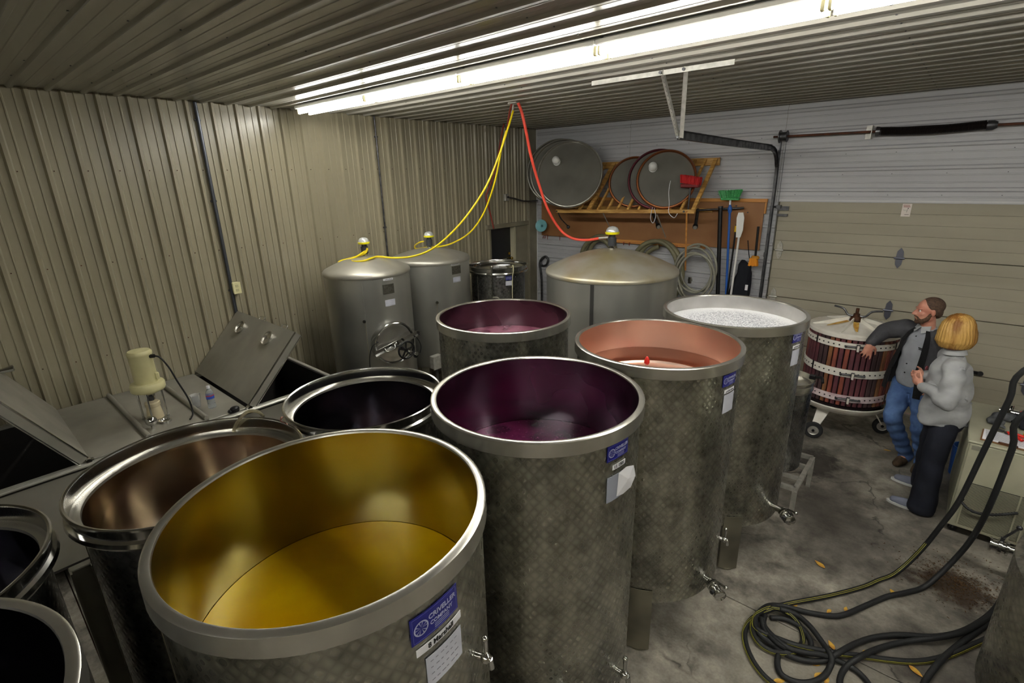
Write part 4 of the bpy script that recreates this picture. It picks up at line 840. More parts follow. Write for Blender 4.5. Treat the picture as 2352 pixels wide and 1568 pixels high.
# ---------------------------------------------------------------- wall conduits, outlets
def conduit(name, y, z0, z1, lab, r=0.014, m=None):
    mb = MB().cyl((r + 0.012, y, z0), (r + 0.012, y, z1), r, n=12)
    t = thing(name, lab, 'conduit', (0.02, y, z0)); obj('pipe', mb, m or M_galv, t)
    for zz in (z0 + (z1 - z0) * k for k in (.2, .6, .93)): obj('pipe_strap', MB().box((0.012, y, zz), (0.02, 0.06, 0.02), bev=0.004), M_galv, t)
    return t
t = conduit('wall_conduit', -5.33, 1.30, H - 0.01, 'dark steel conduit running down the beige wall to the ivory outlet', 0.017, mat('dark_conduit', (88, 92, 100), 0.35, 0.7))
t = thing('wall_outlet', 'ivory duplex outlet box on the dark conduit above the vat lid', 'outlet', (0.02, -5.29, 1.79))
obj('outlet_box', MB().box((0.045, -5.29, 1.79), (0.06, 0.075, 0.12), bev=0.006), M_outlet, t); fp = obj('face_plate', MB().box((0.078, -5.29, 1.79), (0.006, 0.08, 0.125), bev=0.003), M_outlet, t)
for dz in (-0.022, 0.022): obj('socket', MB().box((0.082, -5.29, 1.79 + dz), (0.003, 0.032, 0.028), bev=0.002).box((0.084, -5.297, 1.79 + dz + 0.003), (0.001, 0.003, 0.009)).box((0.084, -5.283, 1.79 + dz + 0.003), (0.001, 0.003, 0.009)), mat('socket_ivory', (196, 190, 146), 0.4), fp)
conduit('wall_conduit', -3.28, 0.2, H - 0.01, 'thin grey conduit on the beige wall behind the domed tanks', 0.010)
t = thing('switch_box', 'small grey switch box high on the beige wall left of the corner', 'switch', (0.03, -0.85, 2.54))
obj('box_body', MB().box((0.045, -0.85, 2.54), (0.05, 0.10, 0.11), bev=0.006), M_galvl, t); obj('toggle', MB().box((0.08, -0.85, 2.545), (0.03, 0.02, 0.03)), M_black, t)
obj('flexible_conduit', MB().tube([(0.05, -0.80, 2.54), (0.07, -0.65, 2.51), (0.08, -0.45, 2.465), (0.07, -0.2, 2.45), (0.05, -0.03, 2.45)], 0.012, 10), M_galv, t, 180)

# ---------------------------------------------------------------- overhead door hardware
t = thing('door_track', 'dark steel garage door track curving from the jamb toward the ceiling', 'track', (3.96, -0.06, 1.2))
def channel(pts, w=0.055, d_=0.03):
    P = smooth_path(pts, 5); m_ = MB(); vs = []; 
    for i, p in enumerate(P):
        a = P[max(0, i - 1)]; b = P[min(len(P) - 1, i + 1)]; t_ = (b - a).normalized(); x = Vector((1, 0, 0)); nrm = t_.cross(x).normalized()
        for u, v in ((d_ / 2, -w / 2), (-d_ / 2, -w / 2), (-d_ / 2, w / 2), (d_ / 2, w / 2), (d_ / 2, w / 2 - 0.004), (-d_ / 2 + 0.004, w / 2 - 0.004), (-d_ / 2 + 0.004, -w / 2 + 0.004), (d_ / 2, -w / 2 + 0.004)): vs.append(p + x * u + nrm * v)
    n_ = 8; return m_.add(vs, [(i * n_ + k, i * n_ + (k + 1) % n_, (i + 1) * n_ + (k + 1) % n_, (i + 1) * n_ + k) for i in range(len(P) - 1) for k in range(n_)])
obj('vertical_track', channel([(3.96, -0.075, 0.02), (3.96, -0.075, 1.3), (3.96, -0.08, 2.72), (3.96, -0.13, 2.95), (3.96, -0.27, 3.09), (3.96, -0.5, 3.13)]), M_galv, t, 40)
obj('horizontal_track', channel([(3.96, -0.45, 3.125), (3.96, -1.6, 3.14), (3.96, -3.05, 3.165)], 0.07, 0.035), M_galv, t, 40)
obj('flag_bracket', MB().beam((3.955, -0.035, 2.45), (3.955, -0.045, 3.32), 0.05, 0.012, (1, 0, 0)).poly([(3.945, -0.03, 2.98), (3.945, -0.20, 3.02), (3.945, -0.03, 3.12)], 0.01, (1, 0, 0)), M_galv, t)
for z in (0.5, 1.15, 1.8, 2.4): obj('jamb_bracket', MB().box((3.945, -0.035, z), (0.03, 0.07, 0.06)), M_galv, t)
t = thing('rail_hanger', 'white perforated angle iron bolted flat under the ceiling with two struts', 'bracket', (4.0, -3.35, H))
A0, A1 = Vector((3.31, -3.37, H - 0.03)), Vector((4.46, -3.34, H - 0.03))
def perf(a, b, nrm, side, w=0.034):
    mb = MB(); mb.cur = 0; mb.beam(a, b, 0.003, w, up=nrm); s2 = Vector(side) * w / 2
    mb.beam(a + Vector(side) * w / 2 + Vector(nrm) * w / 2, b + Vector(side) * w / 2 + Vector(nrm) * w / 2, w, 0.003, up=nrm)
    mb.cur = 1; L_ = (b - a).length; k = int(L_ / 0.034); ax = Vector(nrm).normalized()
    for i in range(k):
        c = a + (b - a) * ((i + .5) / k)
        for s_ in (1, -1): mb.cyl(c + ax * s_ * 0.0016, c + ax * s_ * 0.0022, 0.0062, n=8)
    return mb
hb = mat('hole_shadow', (60, 58, 54), 0.8)
def bar(nm, a, b, nrm, side): return obj(nm, perf(a, b, nrm, side), [M_galvl, hb], t)
bar('ceiling_angle', A0, A1, Vector((0, -1, 0)), Vector((0, 0, -1)))
bar('strut', Vector((3.92, -3.36, H - 0.03)), Vector((3.945, -3.03, 3.14)), Vector((1, 0, 0)), Vector((0, -1, 0)))
bar('strut', Vector((4.10, -3.35, H - 0.03)), Vector((3.975, -3.06, 3.14)), Vector((0, -1, 0)), Vector((1, 0, 0)))
for p_ in ((3.92, -3.37, H - 0.045), (4.10, -3.36, H - 0.045), (3.955, -3.05, 3.15)): obj('bolt', MB().cyl(p_, (p_[0], p_[1] - 0.02, p_[2]), 0.012, n=8), M_galv, t)
t = thing('torsion_bar', 'rusty torsion bar with dark spring and cable drum above the garage door', 'spring bar', (5.5, -0.10, 3.25))
obj('shaft', MB().cyl((3.88, -0.11, 3.262), (7.2, -0.11, 3.235), 0.013, n=12), M_rust, t)
sp = MB(); npt = 75
for k in range(npt):
    x = 4.97 + (5.86 - 4.97) * k / npt; sag = -0.018 * sin(pi * k / npt); sp.lathe([(0.040, -0.0062), (0.0455, 0.0), (0.040, 0.0062)], (x, -0.11, 3.254 + sag), 18, axis=(1, 0, 0))
sp.cyl((4.97, -0.11, 3.252), (5.86, -0.11, 3.245), 0.034, n=16)
obj('spring', sp, M_spring, t, 60)
obj('spring_cone', MB().lathe([(0.014, -0.05), (0.03, -0.05), (0.046, -0.02), (0.048, 0.03), (0.014, 0.03)], (5.89, -0.11, 3.246), 20, axis=(-1, 0, 0)), M_galv, t)
obj('spring_cone', MB().lathe([(0.014, 0), (0.052, 0), (0.05, 0.02), (0.04, 0.05), (0.014, 0.05)], (4.94, -0.11, 3.252), 20, axis=(1, 0, 0)), M_galv, t)
obj('anchor_plate', MB().box((4.90, -0.08, 3.25), (0.006, 0.12, 0.14)).box((4.87, -0.028, 3.25), (0.07, 0.02, 0.14)), M_galvl, t)
obj('cable_drum', MB().lathe([(0.012, -0.045), (0.075, -0.045), (0.075, -0.035), (0.05, -0.03), (0.05, 0.03), (0.066, 0.035), (0.066, 0.045), (0.012, 0.045)], (3.995, -0.11, 3.262), 28, axis=(1, 0, 0)), M_galv, t)
obj('lift_cable', MB().cyl((4.02, -0.06, 3.25), (4.035, -0.05, 0.1), 0.003, n=6), M_galv, t)

# ---------------------------------------------------------------- pegboard and lid rack
t = thing('pegboard', 'wide brown pegboard with orange pine trim on the white wall', 'board', (2.0, -0.02, 1.84))
obj('board', MB().box((2.01, -0.035, 2.165), (3.70, 0.02, 0.63)), M_peg, t)
obj('top_trim', MB().box((2.02, -0.04, 2.495), (3.74, 0.035, 0.045), bev=0.004), M_pegtrim, t); obj('side_trim', MB().box((3.875, -0.04, 2.40), (0.02, 0.035, 0.14)), M_pegtrim, t)
obj('hook_rail', MB().box((2.30, -0.055, 1.845), (1.68, 0.03, 0.055), bev=0.004), M_pegtrim, t)
for x in (0.33, 0.60, 1.85, 1.95, 2.72):
    obj('peg_hook', MB().tube([(x - 0.035, -0.05, 1.87), (x, -0.10, 1.79), (x + 0.03, -0.13, 1.85)], 0.004, 6, sub=3), mat('red_hook', (130, 50, 44), 0.5), t, 180)
for x in (0.22, 0.26): obj('peg_hook', MB().tube([(x, -0.05, 1.86), (x + 0.02, -0.11, 1.80), (x + 0.03, -0.12, 1.84)], 0.004, 6, sub=3), mat('red_hook', (130, 50, 44), 0.5), t, 180)
obj('screw_dots', MB().cyl((3.66, -0.04, 2.34), (3.66, -0.06, 2.34), 0.008, n=8).cyl((3.50, -0.04, 2.42), (3.50, -0.055, 2.42), 0.012, n=8), M_galv, t)
RY, RZ = -0.60, 2.355
t = thing('lid_rack', 'slatted pine rack leaning out from the wall holding steel lids', 'rack', (2.2, -0.3, 2.3))
obj('front_rail', MB().beam((0.90, RY, RZ - 0.03), (3.16, RY, RZ + 0.02), 0.04, 0.05), M_wood, t); obj('top_rail', MB().box((2.30, -0.035, 3.0), (1.84, 0.03, 0.10), bev=0.004), M_wood, t)
obj('wall_rail', MB().box((2.05, -0.07, 2.36), (2.3, 0.03, 0.05)), M_wood, t)
def slat(xb, xt, w=0.03, m_=M_wood, full=1.0):
    a = Vector((xb, RY + 0.01, RZ)); b = Vector((xt, -0.05, 3.03)); obj('slat', MB().beam(a, a + (b - a) * full, w, 0.035, up=(0, -1, 0)), m_, t)
for xb, xt, w, f_ in ((1.33, 1.45, .035, 1), (1.50, 1.60, .06, 1), (1.66, 1.76, .03, 1), (1.83, 1.92, .03, .55), (1.99, 2.08, .03, .35), (2.16, 2.24, .035, .25), (2.33, 2.40, .03, .2), (2.50, 2.56, .03, .2), (2.62, 2.66, .03, .2), (2.72, 2.80, .05, .9), (2.79, 2.89, .03, 1), (2.95, 3.03, .03, 1), (3.12, 3.17, .05, 1)): slat(xb, xt, w, M_wood, f_)
for xb, xt in ((1.33, 1.40), (2.66, 2.78)):
    obj('back_slat', MB().beam((xb, -0.12, 2.36), (xt, -0.08, 2.98), 0.05, 0.03, up=(0, -1, 0)), M_wood, t)
obj('brace_stick', MB().beam((3.06, -0.62, 2.38), (2.90, -0.12, 1.5), 0.022, 0.022), M_pegtrim, t)
obj('bracket_rod', MB().tube([(0.92, RY + 0.01, RZ - 0.05), (0.93, RY + 0.08, 2.2), (0.92, -0.3, 2.06)], 0.010, 8, sub=3).sphere((0.92, -0.3, 2.05), 0.03, 10, 8), M_galv, t, 60)
for x in (1.75, 2.62): obj('hanging_wire', MB().cyl((x, RY + 0.02, RZ - 0.04), (x + 0.02, -0.3, 1.98), 0.007, n=8), M_galvl, t)
obj('front_bolts', MB().cyl((0.92, RY - 0.018, RZ - 0.03), (0.92, RY - 0.03, RZ - 0.03), 0.012, n=8).cyl((3.02, RY - 0.018, RZ + 0.017), (3.02, RY - 0.03, RZ + 0.017), 0.014, n=8), M_galv, t)
def pipe_arm(nm, lab, p0, p1, p2=None):
    t_ = thing(nm, lab, 'pipe', p1); mb = MB().cyl(p0, p1, 0.022, n=14)
    if p2: mb.cyl(p0, p2, 0.014, n=12).sphere(p0, 0.026, 12, 8)
    obj('pipe', mb, M_galv, t_); d_ = (Vector(p1) - Vector(p0)).normalized(); obj('pipe_cap', MB().cyl(Vector(p1) - d_ * 0.02, Vector(p1) + d_ * 0.02, 0.034, n=16), M_black, t_); obj('cap_face', MB().cyl(Vector(p1) + d_ * 0.019, Vector(p1) + d_ * 0.03, 0.026, n=16), M_galvl, t_)
pipe_arm('steam_pipe', 'grey pipe arm with pale end cap hanging under the rack right end', (3.02, -0.15, 2.36), (3.124, -0.450, 2.166), (3.62, -0.10, 2.40))
pipe_arm('steam_pipe', 'grey pipe arm with pale end cap hanging below the rack middle', (2.35, -0.2, 2.33), (2.587, -0.450, 2.149))

def round_lid(label, c, r, ax, rim_m, tube_m=None, ball=None, group='steel floating lids stored in the rack', disc=None):
    t_ = thing('stored_lid', label, 'lid', c, group); ax = Vector(ax).normalized(); c = Vector(c)
    obj('lid_disc', MB().lathe([(r - 0.02, 0.0), (r * .7, -0.004), (0, -0.008), (0, -0.014), (r - 0.02, -0.008)], c, 64, axis=ax), disc or M_smoke, t_, 40)
    obj('lid_rim', MB().lathe([(r - 0.036, -0.012), (r - 0.036, 0.012), (r - 0.026, 0.026), (r - 0.010, 0.026), (r, 0.008), (r, -0.03), (r - 0.01, -0.04)], c, 64, closed=True, axis=ax), rim_m, t_, 50)
    if tube_m: obj('inflated_ring', MB().lathe([(r - 0.03 + 0.022 * cos(q), -0.04 + 0.022 * sin(q)) for q in [2 * pi * k / 10 for k in range(10)]], c, 64, closed=True, axis=ax), tube_m, t_, 180)
    if ball:
        bp = c + (ball - c); obj('lid_vent', MB().sphere(bp + ax * 0.09, 0.058, 18, 12).cyl(bp, bp + ax * 0.06, 0.028, n=14).lathe([(0.028, 0.0), (0.058, 0.002), (0.058, 0.014), (0.028, 0.016)], bp, 22, axis=ax), mat('white_vent', (222, 222, 218), 0.3), t_, 60)
    return t_
AXL = (0.42, -0.86, 0.28)
c_ = Vector((1.184, -0.660, 2.882)); round_lid('large steel floating lid with white vent ball leaning at the rack left end', c_, 0.51, AXL, M_rim, None, Vector((0.988, -0.720, 3.064)))
c_ = Vector((0.981, -0.560, 2.911)); round_lid('large dark-rimmed steel lid directly behind the leftmost front lid', c_, 0.52, AXL, M_rim, M_tubeblk)
c_ = Vector((0.847, -0.480, 2.926)); round_lid('steel lid rearmost in the left stack against the white wall', c_, 0.52, AXL, M_rim, M_tubeblk)
AXR = (0.40, -0.88, 0.25)
c_ = Vector((2.119, -0.360, 2.751)); round_lid('smaller copper-rimmed steel lid in the middle of the rack', c_, 0.37, AXR, M_tubecop)
c_ = Vector((2.537, -0.440, 2.783)); round_lid('steel lid with dark purple inflated ring beside the copper rim', c_, 0.42, AXR, mat('plum_ring', (92, 40, 48), 0.3, 0.6), M_tubeblk)
c_ = Vector((2.690, -0.520, 2.783)); round_lid('copper-rimmed steel lid with white vent, frontmost in the rack', c_, 0.40, AXR, M_tubecop, None, Vector((2.502, -0.550, 2.934)))
for i, (a, b, cc) in enumerate((((1495,478),(1490,512),(1506,505)),)): pass
tag(obj('white_tubing', MB().tube([(2.570, -0.620, 2.453), (2.563, -0.660, 2.279), (2.607, -0.660, 2.209), (2.639, -0.660, 2.310), (2.603, -0.640, 2.408), (2.648, -0.620, 2.454)], 0.004, 6), M_paper, None, 180, org=(2.607, -0.660, 2.209)), 'loops of thin white tubing hanging over the rack front rail', 'tubing')
tag(obj('white_tubing', MB().tube([(2.773, -0.560, 2.766), (2.786, -0.620, 2.627), (2.814, -0.640, 2.469), (2.825, -0.660, 2.356), (2.905, -0.660, 2.290), (2.949, -0.660, 2.348)], 0.004, 6), M_paper, None, 180, org=(2.905, -0.660, 2.290)), 'thin white tubing hooked down the front of the copper-rimmed lid', 'tubing')
# red brush in the rack
b0 = Vector((3.032, -0.500, 2.750))
t = thing('red_brush', 'red bristled broom head standing upside down in the rack', 'brush', tuple(b0 - Vector((0, 0, 0.4))))
def bristles(mb, c, dx, dz_, nrm, w, d_, h, n=220, flare=0.25, r=0.004):
    dx = Vector(dx).normalized(); nrm = Vector(nrm).normalized(); up_ = Vector(dz_).normalized()
    for k in range(n):
        u, v = random.uniform(-.5, .5), random.uniform(-.5, .5); p = c + dx * w * u + nrm * d_ * v; q = p + up_ * h * random.uniform(.85, 1.05) + dx * w * u * flare + nrm * d_ * v * flare; mb.beam(p, q, r, r)
    return mb
obj('brush_block', MB().box(b0 - Vector((0, 0, 0.05)), (0.25, 0.09, 0.05), bev=0.01), mat('dark_red_block', (120, 22, 26), 0.4), t)
tag(obj('bristles', bristles(MB(), b0 - Vector((0, 0, 0.03)), (1, 0.0, -0.15), (0, 0, 1), (0, 1, 0), 0.25, 0.10, 0.10, 300, 0.08, 0.010), M_redbr, t, None), kind='stuff')
obj('handle', MB().cyl(b0 - Vector((0.0, 0, 0.05)), b0 - Vector((0.02, -0.02, 0.55)), 0.012, n=10), M_galv, t)
# funnel
f0 = Vector((0.270, -0.200, 2.036)); t = thing('funnel', 'pale teal plastic funnel hanging at the pegboard left end', 'funnel', tuple(f0))
obj('cone', MB().lathe([(0.02, -0.05), (0.09, 0.0), (0.105, 0.004), (0.107, -0.004), (0.06, -0.08), (0.022, -0.12), (0.018, -0.20)], f0, 32, axis=(0.35, -0.92, 0.2)), M_teal, t, 50)
# broom, paddle, poles on the board
def wall_pole(nm, lab, cat, px_top, px_bot, r, m_, extra=None):
    a, b = Vector(px_top), Vector(px_bot); d_ = (b - a).normalized(); b = a + d_ * ((a.z - 0.95) / max(1e-3, -d_.z)) if b.z > 0.95 else b
    t_ = thing(nm, lab, cat, tuple(b)); obj('handle', MB().cyl(a, b, r, n=12), m_, t_); return t_, a, b, -d_
t, a, b, u_ = wall_pole('broom', 'green bristled broom on blue handle hung upside down on the pegboard', 'broom', (3.450, -0.140, 2.441), (3.523, -0.140, 1.268), 0.016, M_bluep)
obj('ferrule', MB().cyl(a + u_ * 0.0, a + u_ * 0.06, 0.013, n=12), M_paper, t); obj('grip', MB().lathe([(0.016, 0), (0.026, 0.02), (0.026, 0.07), (0.016, 0.10)], a - u_ * 0.11, 16, axis=u_), M_bluep, t)
obj('broom_block', MB().box(a + u_ * 0.075, (0.24, 0.06, 0.03), bev=0.006), M_green, t); tag(obj('bristles', bristles(MB(), a + u_ * 0.09, (1, 0, 0.05), u_, (0, 1, 0), 0.23, 0.055, 0.10, 300, 0.35, 0.005), M_green, t, None), kind='stuff')
t, a, b, u_ = wall_pole('mash_paddle', 'white plastic paddle with long handle leaning on the pegboard', 'paddle', (3.630, -0.200, 2.024), (3.613, -0.200, 1.290), 0.014, M_fix)
P = [Vector(p) for p in ((3.591, -0.200, 2.022), (3.573, -0.200, 2.278), (3.588, -0.200, 2.346), (3.649, -0.200, 2.348), (3.668, -0.200, 2.281), (3.669, -0.200, 2.123), (3.647, -0.200, 2.025))]
obj('blade', MB().poly(P, 0.016, (0, 1, 0)), M_fix, t)
t, a, b, u_ = wall_pole('black_pole', 'thick black pole hanging left of the green broom', 'pole', (3.334, -0.160, 2.400), (3.385, -0.160, 1.676), 0.028, M_black)
obj('pole_clip', MB().cyl(a, a + u_ * 0.02, 0.034, n=12), M_galv, t)
t, a, b, u_ = wall_pole('black_pole', 'thin black pole with yellow collar left of the white paddle', 'pole', (3.567, -0.150, 2.189), (3.544, -0.150, 1.273), 0.012, M_black)
obj('collar', MB().cyl(a - u_ * 0.10, a - u_ * 0.02, 0.021, n=12), M_amber, t)
a, b = Vector((3.842, -0.140, 2.171)), Vector((3.851, -0.140, 1.784)); u_ = (a - b).normalized()
t = thing('hand_brush', 'black handled brush with orange yellow bristles hanging at the board right end', 'brush', tuple(b - u_ * 0.15)); obj('handle', MB().cyl(a, b, 0.015, n=12), M_black, t)
obj('brush_block', MB().box(b - u_ * 0.02, (0.10, 0.05, 0.05), bev=0.014), mat('amber_block', (190, 130, 40), 0.5), t); tag(obj('bristles', bristles(MB(), b - u_ * 0.03 - Vector((0.02, 0, 0)), (1, 0, 0), -u_, (0, 1, 0), 0.09, 0.06, 0.10, 160, 0.3, 0.007), M_orange, t, None), kind='stuff')
# hanging cloth bag
P = [(1706,602), (1722,612), (1727,640), (1720,690), (1680,690), (1684,655), (1692,640), (1698,612)]
t = thing('cloth_bag', 'black cloth bag hanging from a drawstring beneath the orange brush', 'bag', (3.728, -0.150, 1.161))
mb = MB(); zs = [1.72, 1.66, 1.55, 1.42, 1.28, 1.15, 1.05]; ws = [0.02, 0.07, 0.09, 0.115, 0.13, 0.14, 0.13]; xs_ = [3.70, 3.72, 3.73, 3.71, 3.70, 3.69, 3.69]
vs = []; n_ = 20
for z, w, x in zip(zs, ws, xs_):
    for k in range(n_): q = 2 * pi * k / n_; rr = 1 + 0.14 * sin(5 * q + z * 9); vs.append((x + w * rr * cos(q), -0.13 + w * .5 * rr * sin(q), z))
mb.add(vs, [(i * n_ + k, i * n_ + (k + 1) % n_, (i + 1) * n_ + (k + 1) % n_, (i + 1) * n_ + k) for i in range(len(zs) - 1) for k in range(n_)] + [tuple(range(n_)), tuple((len(zs) - 1) * n_ + k for k in range(n_))])
obj('bag_body', mb, M_cloth, t, 180); obj('drawstring', MB().tube([(3.72, -0.10, 1.98), (3.76, -0.12, 1.80), (3.82, -0.16, 1.62), (3.80, -0.18, 1.45)], 0.006, 6), M_cloth, t, 180)
obj('care_tag', MB().box((3.80, -0.19, 1.36), (0.035, 0.004, 0.075)), M_paper, t)
# coiled hoses below the board
def coil(lab, c, r, turns, hr, m_, tail=None, squash=1.25, nm='hose_coil'):
    pts = []; c = Vector(c)
    for k in range(int(turns * 14) + 1):
        q = 2 * pi * k / 14 + pi / 2; w = 1 + 0.20 * sin(k * 0.37 + r * 9); pts.append(c + Vector((r * w * cos(q), -0.02 - 0.045 * (k / 14) * 0.6 + 0.01 * sin(k), r * squash * w * sin(q) - r * squash)))
    if tail: pts += [Vector(p) for p in tail]
    return tag(obj(nm, MB().tube(pts, hr, 12, sub=4), m_, None, 180, org=tuple(c)), lab, 'hose')
coil('olive corrugated hose coil hung behind the wide domed tank, mostly hidden', (1.46, -0.10, 1.84), 0.30, 2.3, 0.036, M_olive)
oc = coil('thick olive hose coil hung between the wide tank and the grey coil', (2.46, -0.10, 1.82), 0.36, 2.4, 0.034, M_olive)
coil('grey transfer hose coil of many turns hung on the red hook', (3.10, -0.14, 1.83), 0.27, 4.3, 0.016, M_greyhose, [(3.0, -0.3, 1.15), (3.25, -0.3, 1.12)])
obj('hose_coupling', MB().cyl((3.077, -0.360, 1.453), (3.078, -0.360, 1.365), 0.025, n=14).cyl((3.079, -0.360, 1.428), (3.082, -0.360, 1.397), 0.032, n=14), M_polish, oc)
tag(obj('floor_mat_roll', MB().sphere((3.42, -0.20, 1.12), (0.16, 0.10, 0.10), 16, 8).cyl((3.42, -0.2, 0.0), (3.42, -0.2, 1.1), 0.05, n=10), M_black, None, 60, org=(3.42, -0.2, 0)), 'black pole base mostly hidden behind the white foam tank', 'stand')
tag(obj('cable_coil', MB().tube([(0.20, -0.04, 1.45), (0.14, -0.04, 1.38), (0.16, -0.045, 1.30), (0.26, -0.04, 1.32), (0.30, -0.04, 1.42), (0.23, -0.04, 1.47), (0.12, -0.05, 1.35), (0.15, -0.04, 1.0), (0.15, -0.04, 0.02)], 0.02, 10), M_galv, None, 180, org=(0.2, -0.04, 0.02)), 'grey cable loop hanging on the white wall by the corner', 'cable')

# ---------------------------------------------------------------- air hoses from the ceiling
t = thing('hose_manifold', 'small ceiling fitting where the red and yellow air hoses hang', 'fitting', (1.99, -2.87, 3.62))
obj('mount', MB().box((1.99, -2.87, 3.622), (0.12, 0.05, 0.02), bev=0.004).cyl((1.99, -2.87, 3.60), (1.99, -2.89, 3.50), 0.010, n=10).cyl((1.99, -2.885, 3.535), (1.99, -2.89, 3.515), 0.016, n=10), M_galvl, t)
def hose(nm, lab, pts, r, m_, n=10): return tag(obj(nm, MB().tube(pts, r, n), m_, None, 180, org=tuple(pts[0])), lab, 'hose')
tA_ = [(2.006, -2.890, 3.540), (1.992, -2.980, 3.338), (1.946, -3.080, 3.075), (1.869, -3.200, 2.786), (1.746, -3.350, 2.516), (1.608, -3.500, 2.301), (1.432, -3.650, 2.123), (1.261, -3.800, 2.040), (1.098, -3.950, 2.027), (0.951, -4.050, 2.042)]
lA = [(cA[0] + 0.16 * cos(q) + 0.03, cA[1] + 0.16 * sin(q), 2.035) for q in (-0.1, 0.9, 1.9, 2.9, 3.9, 4.9)]
tA_ += [(1.00, -4.18, 2.045), (0.98, -4.28, 2.025), (0.86, -4.33, 2.018), (0.74, -4.24, 2.03), (0.86, -4.16, 2.09), (0.86, -4.13, 2.14)]
hose('air_hose', 'yellow air hose curling on top of the manway tank', tA_, 0.011, M_yellow)
hose('air_hose', 'short yellow hose loop lying left of the manway tank valve', [(0.86, -4.12, 2.13), (0.80, -4.25, 2.05), (0.62, -4.35, 1.985), (0.52, -4.28, 1.985), (0.55, -4.12, 2.01), (0.70, -4.08, 2.055), (0.79, -4.12, 2.09)], 0.011, M_yellow)
tB_ = [(1.979, -2.980, 3.339), (1.921, -3.000, 3.166), (1.853, -3.000, 2.943), (1.755, -3.000, 2.711), (1.607, -3.020, 2.442), (1.394, -3.040, 2.232), (1.109, -3.060, 2.097), (0.845, -3.050, 2.034), (0.643, -3.100, 2.015), (0.458, -3.120, 1.987), (0.465, -3.150, 2.031), (0.617, -3.180, 2.089), (0.661, -3.150, 2.100)]
hose('air_hose', 'second yellow air hose running down to the rear domed tank', tB_, 0.010, M_yellow)
tG_ = [(2.042, -2.850, 3.616), (2.052, -2.800, 3.516), (2.062, -2.750, 3.343), (2.051, -2.650, 3.076), (2.036, -2.500, 2.791), (2.056, -2.350, 2.486), (2.123, -2.200, 2.244), (2.245, -2.120, 2.132), (2.443, -2.100, 2.115), (2.644, -2.100, 2.148), (2.727, -2.100, 2.158)]
hose('air_hose', 'coral red air hose swooping down to the wide domed tank', tG_, 0.016, M_red)
tag(obj('hose_connector', MB().cyl((2.644, -2.120, 2.150), (2.774, -2.120, 2.167), 0.014, n=10), M_galvl, org=(2.644, -2.120, 2.150)), 'white connector joining coral red hose to its valve', 'connector')
hose('air_hose', 'dark red hose dropping from the fitting toward the doorway', [(1.955, -2.850, 3.625), (1.782, -2.700, 3.538), (1.566, -2.500, 3.389)], 0.012, M_reddark)
hose('air_hose', 'dark red hose hanging in front of the beige wall above the doorway', [(0.300, -1.117, 3.694), (0.280, -1.184, 3.477), (0.200, -1.177, 3.230), (0.120, -1.207, 2.910), (0.080, -1.329, 2.650), (0.080, -1.364, 2.552), (0.070, -1.276, 2.310), (0.070, -1.206, 2.063)], 0.012, M_reddark)
# ---------------------------------------------------------------- basket press
pc = (5.18, -0.93)
t = thing('basket_press', 'round basket wine press with wine stained staves and white iron lid', 'press', (pc[0], pc[1], 0)); C0 = (pc[0], pc[1], 0)
tray = obj('press_tray', MB().lathe([(0, 0.33), (0.30, 0.335), (0.40, 0.36), (0.44, 0.40), (0.452, 0.425), (0.460, 0.425), (0.464, 0.415), (0.452, 0.39), (0.41, 0.345), (0.30, 0.315), (0, 0.31)], C0, 72), M_pressw, t)
obj('tray_juice', MB().lathe([(0, 0.372), (0.405, 0.372), (0.405, 0.368), (0, 0.368)], C0, 64), mat('dark_must', (34, 14, 20), 0.25), t)
R_ = 0.405; NS = 50; protos = []
for k in range(NS):
    a = 2 * pi * k / NS; typ = [0, 2, 1, 0, 0, 3, 1, 0, 2, 0][(k * 7) % 10]; 
    if typ < len(protos) and protos[typ]: o = bpy.data.objects.new('stave', protos[typ].data); COL.objects.link(o); o.parent = t
    else:
        while len(protos) <= typ: protos.append(None)
        me = MB().box((R_, 0, 0.82), (0.022, 0.040, 0.75), bev=0.005); g_ = ORG[t.name]; me.v = [(x + g_[0], y + g_[1], z) for x, y, z in me.v]; o = obj('stave', me, STAVES[typ], t, None); protos[typ] = o
    o.rotation_euler = (0, 0, a)
obj('inner_pomace', MB().lathe([(0.0, 0.40), (0.385, 0.40), (0.385, 1.17), (0, 1.17)], C0, 48), mat('pomace_dark', (30, 16, 20), 0.9), t)
for z0_, z1_, m_ in ((1.085, 1.15, M_pressw), (0.777, 0.86, M_pressw), (0.50, 0.57, M_pressp)):
    hp = obj('hoop', MB().lathe([(R_ + 0.013, z0_), (R_ + 0.022, z0_), (R_ + 0.022, z1_), (R_ + 0.013, z1_)], C0, 72, closed=True), m_, t)
    hm = MB()
    for k in range(NS):
        a = 2 * pi * (k + .5) / NS; p = polar(pc, R_ + 0.021, math.degrees(a), (z0_ + z1_) / 2); d = Vector((cos(a), sin(a), 0)); hm.cyl(p, p + d * 0.003, 0.008, n=8)
    tag(obj('hole_dots', hm, M_black, hp), kind='stuff')  # black dots stand in for the dark holes in the hoop
    for a in (-75, 15):
        p = polar(pc, R_ + 0.032, a, z0_ + 0.035); s_ = Vector((-sin(radians(a)), cos(radians(a)), 0)); d = Vector((cos(radians(a)), sin(radians(a)), 0))
        obj('latch', MB().cyl(p - s_ * 0.11, p + s_ * 0.11, 0.010, n=10).box(p, (0.03, 0.03, 0.05)).cyl(p - s_ * 0.11, p - s_ * 0.11 + d * 0.02, 0.012, n=8), M_galv, hp)
        obj('latch_tab', MB().beam(p + d * 0.012 - Vector((0, 0, 0.045)), p + d * 0.012 + Vector((0, 0, 0.02)), 0.02, 0.012), M_pressw, hp)
    for a in (-130, -20): arc_ = arc_patch(MB(), C0, R_ + 0.023, a - 1.2, a + 1.2, z0_ - 0.005, z1_ + 0.012, n=1, th=0.004); obj('hoop_joint', arc_, M_black, hp)
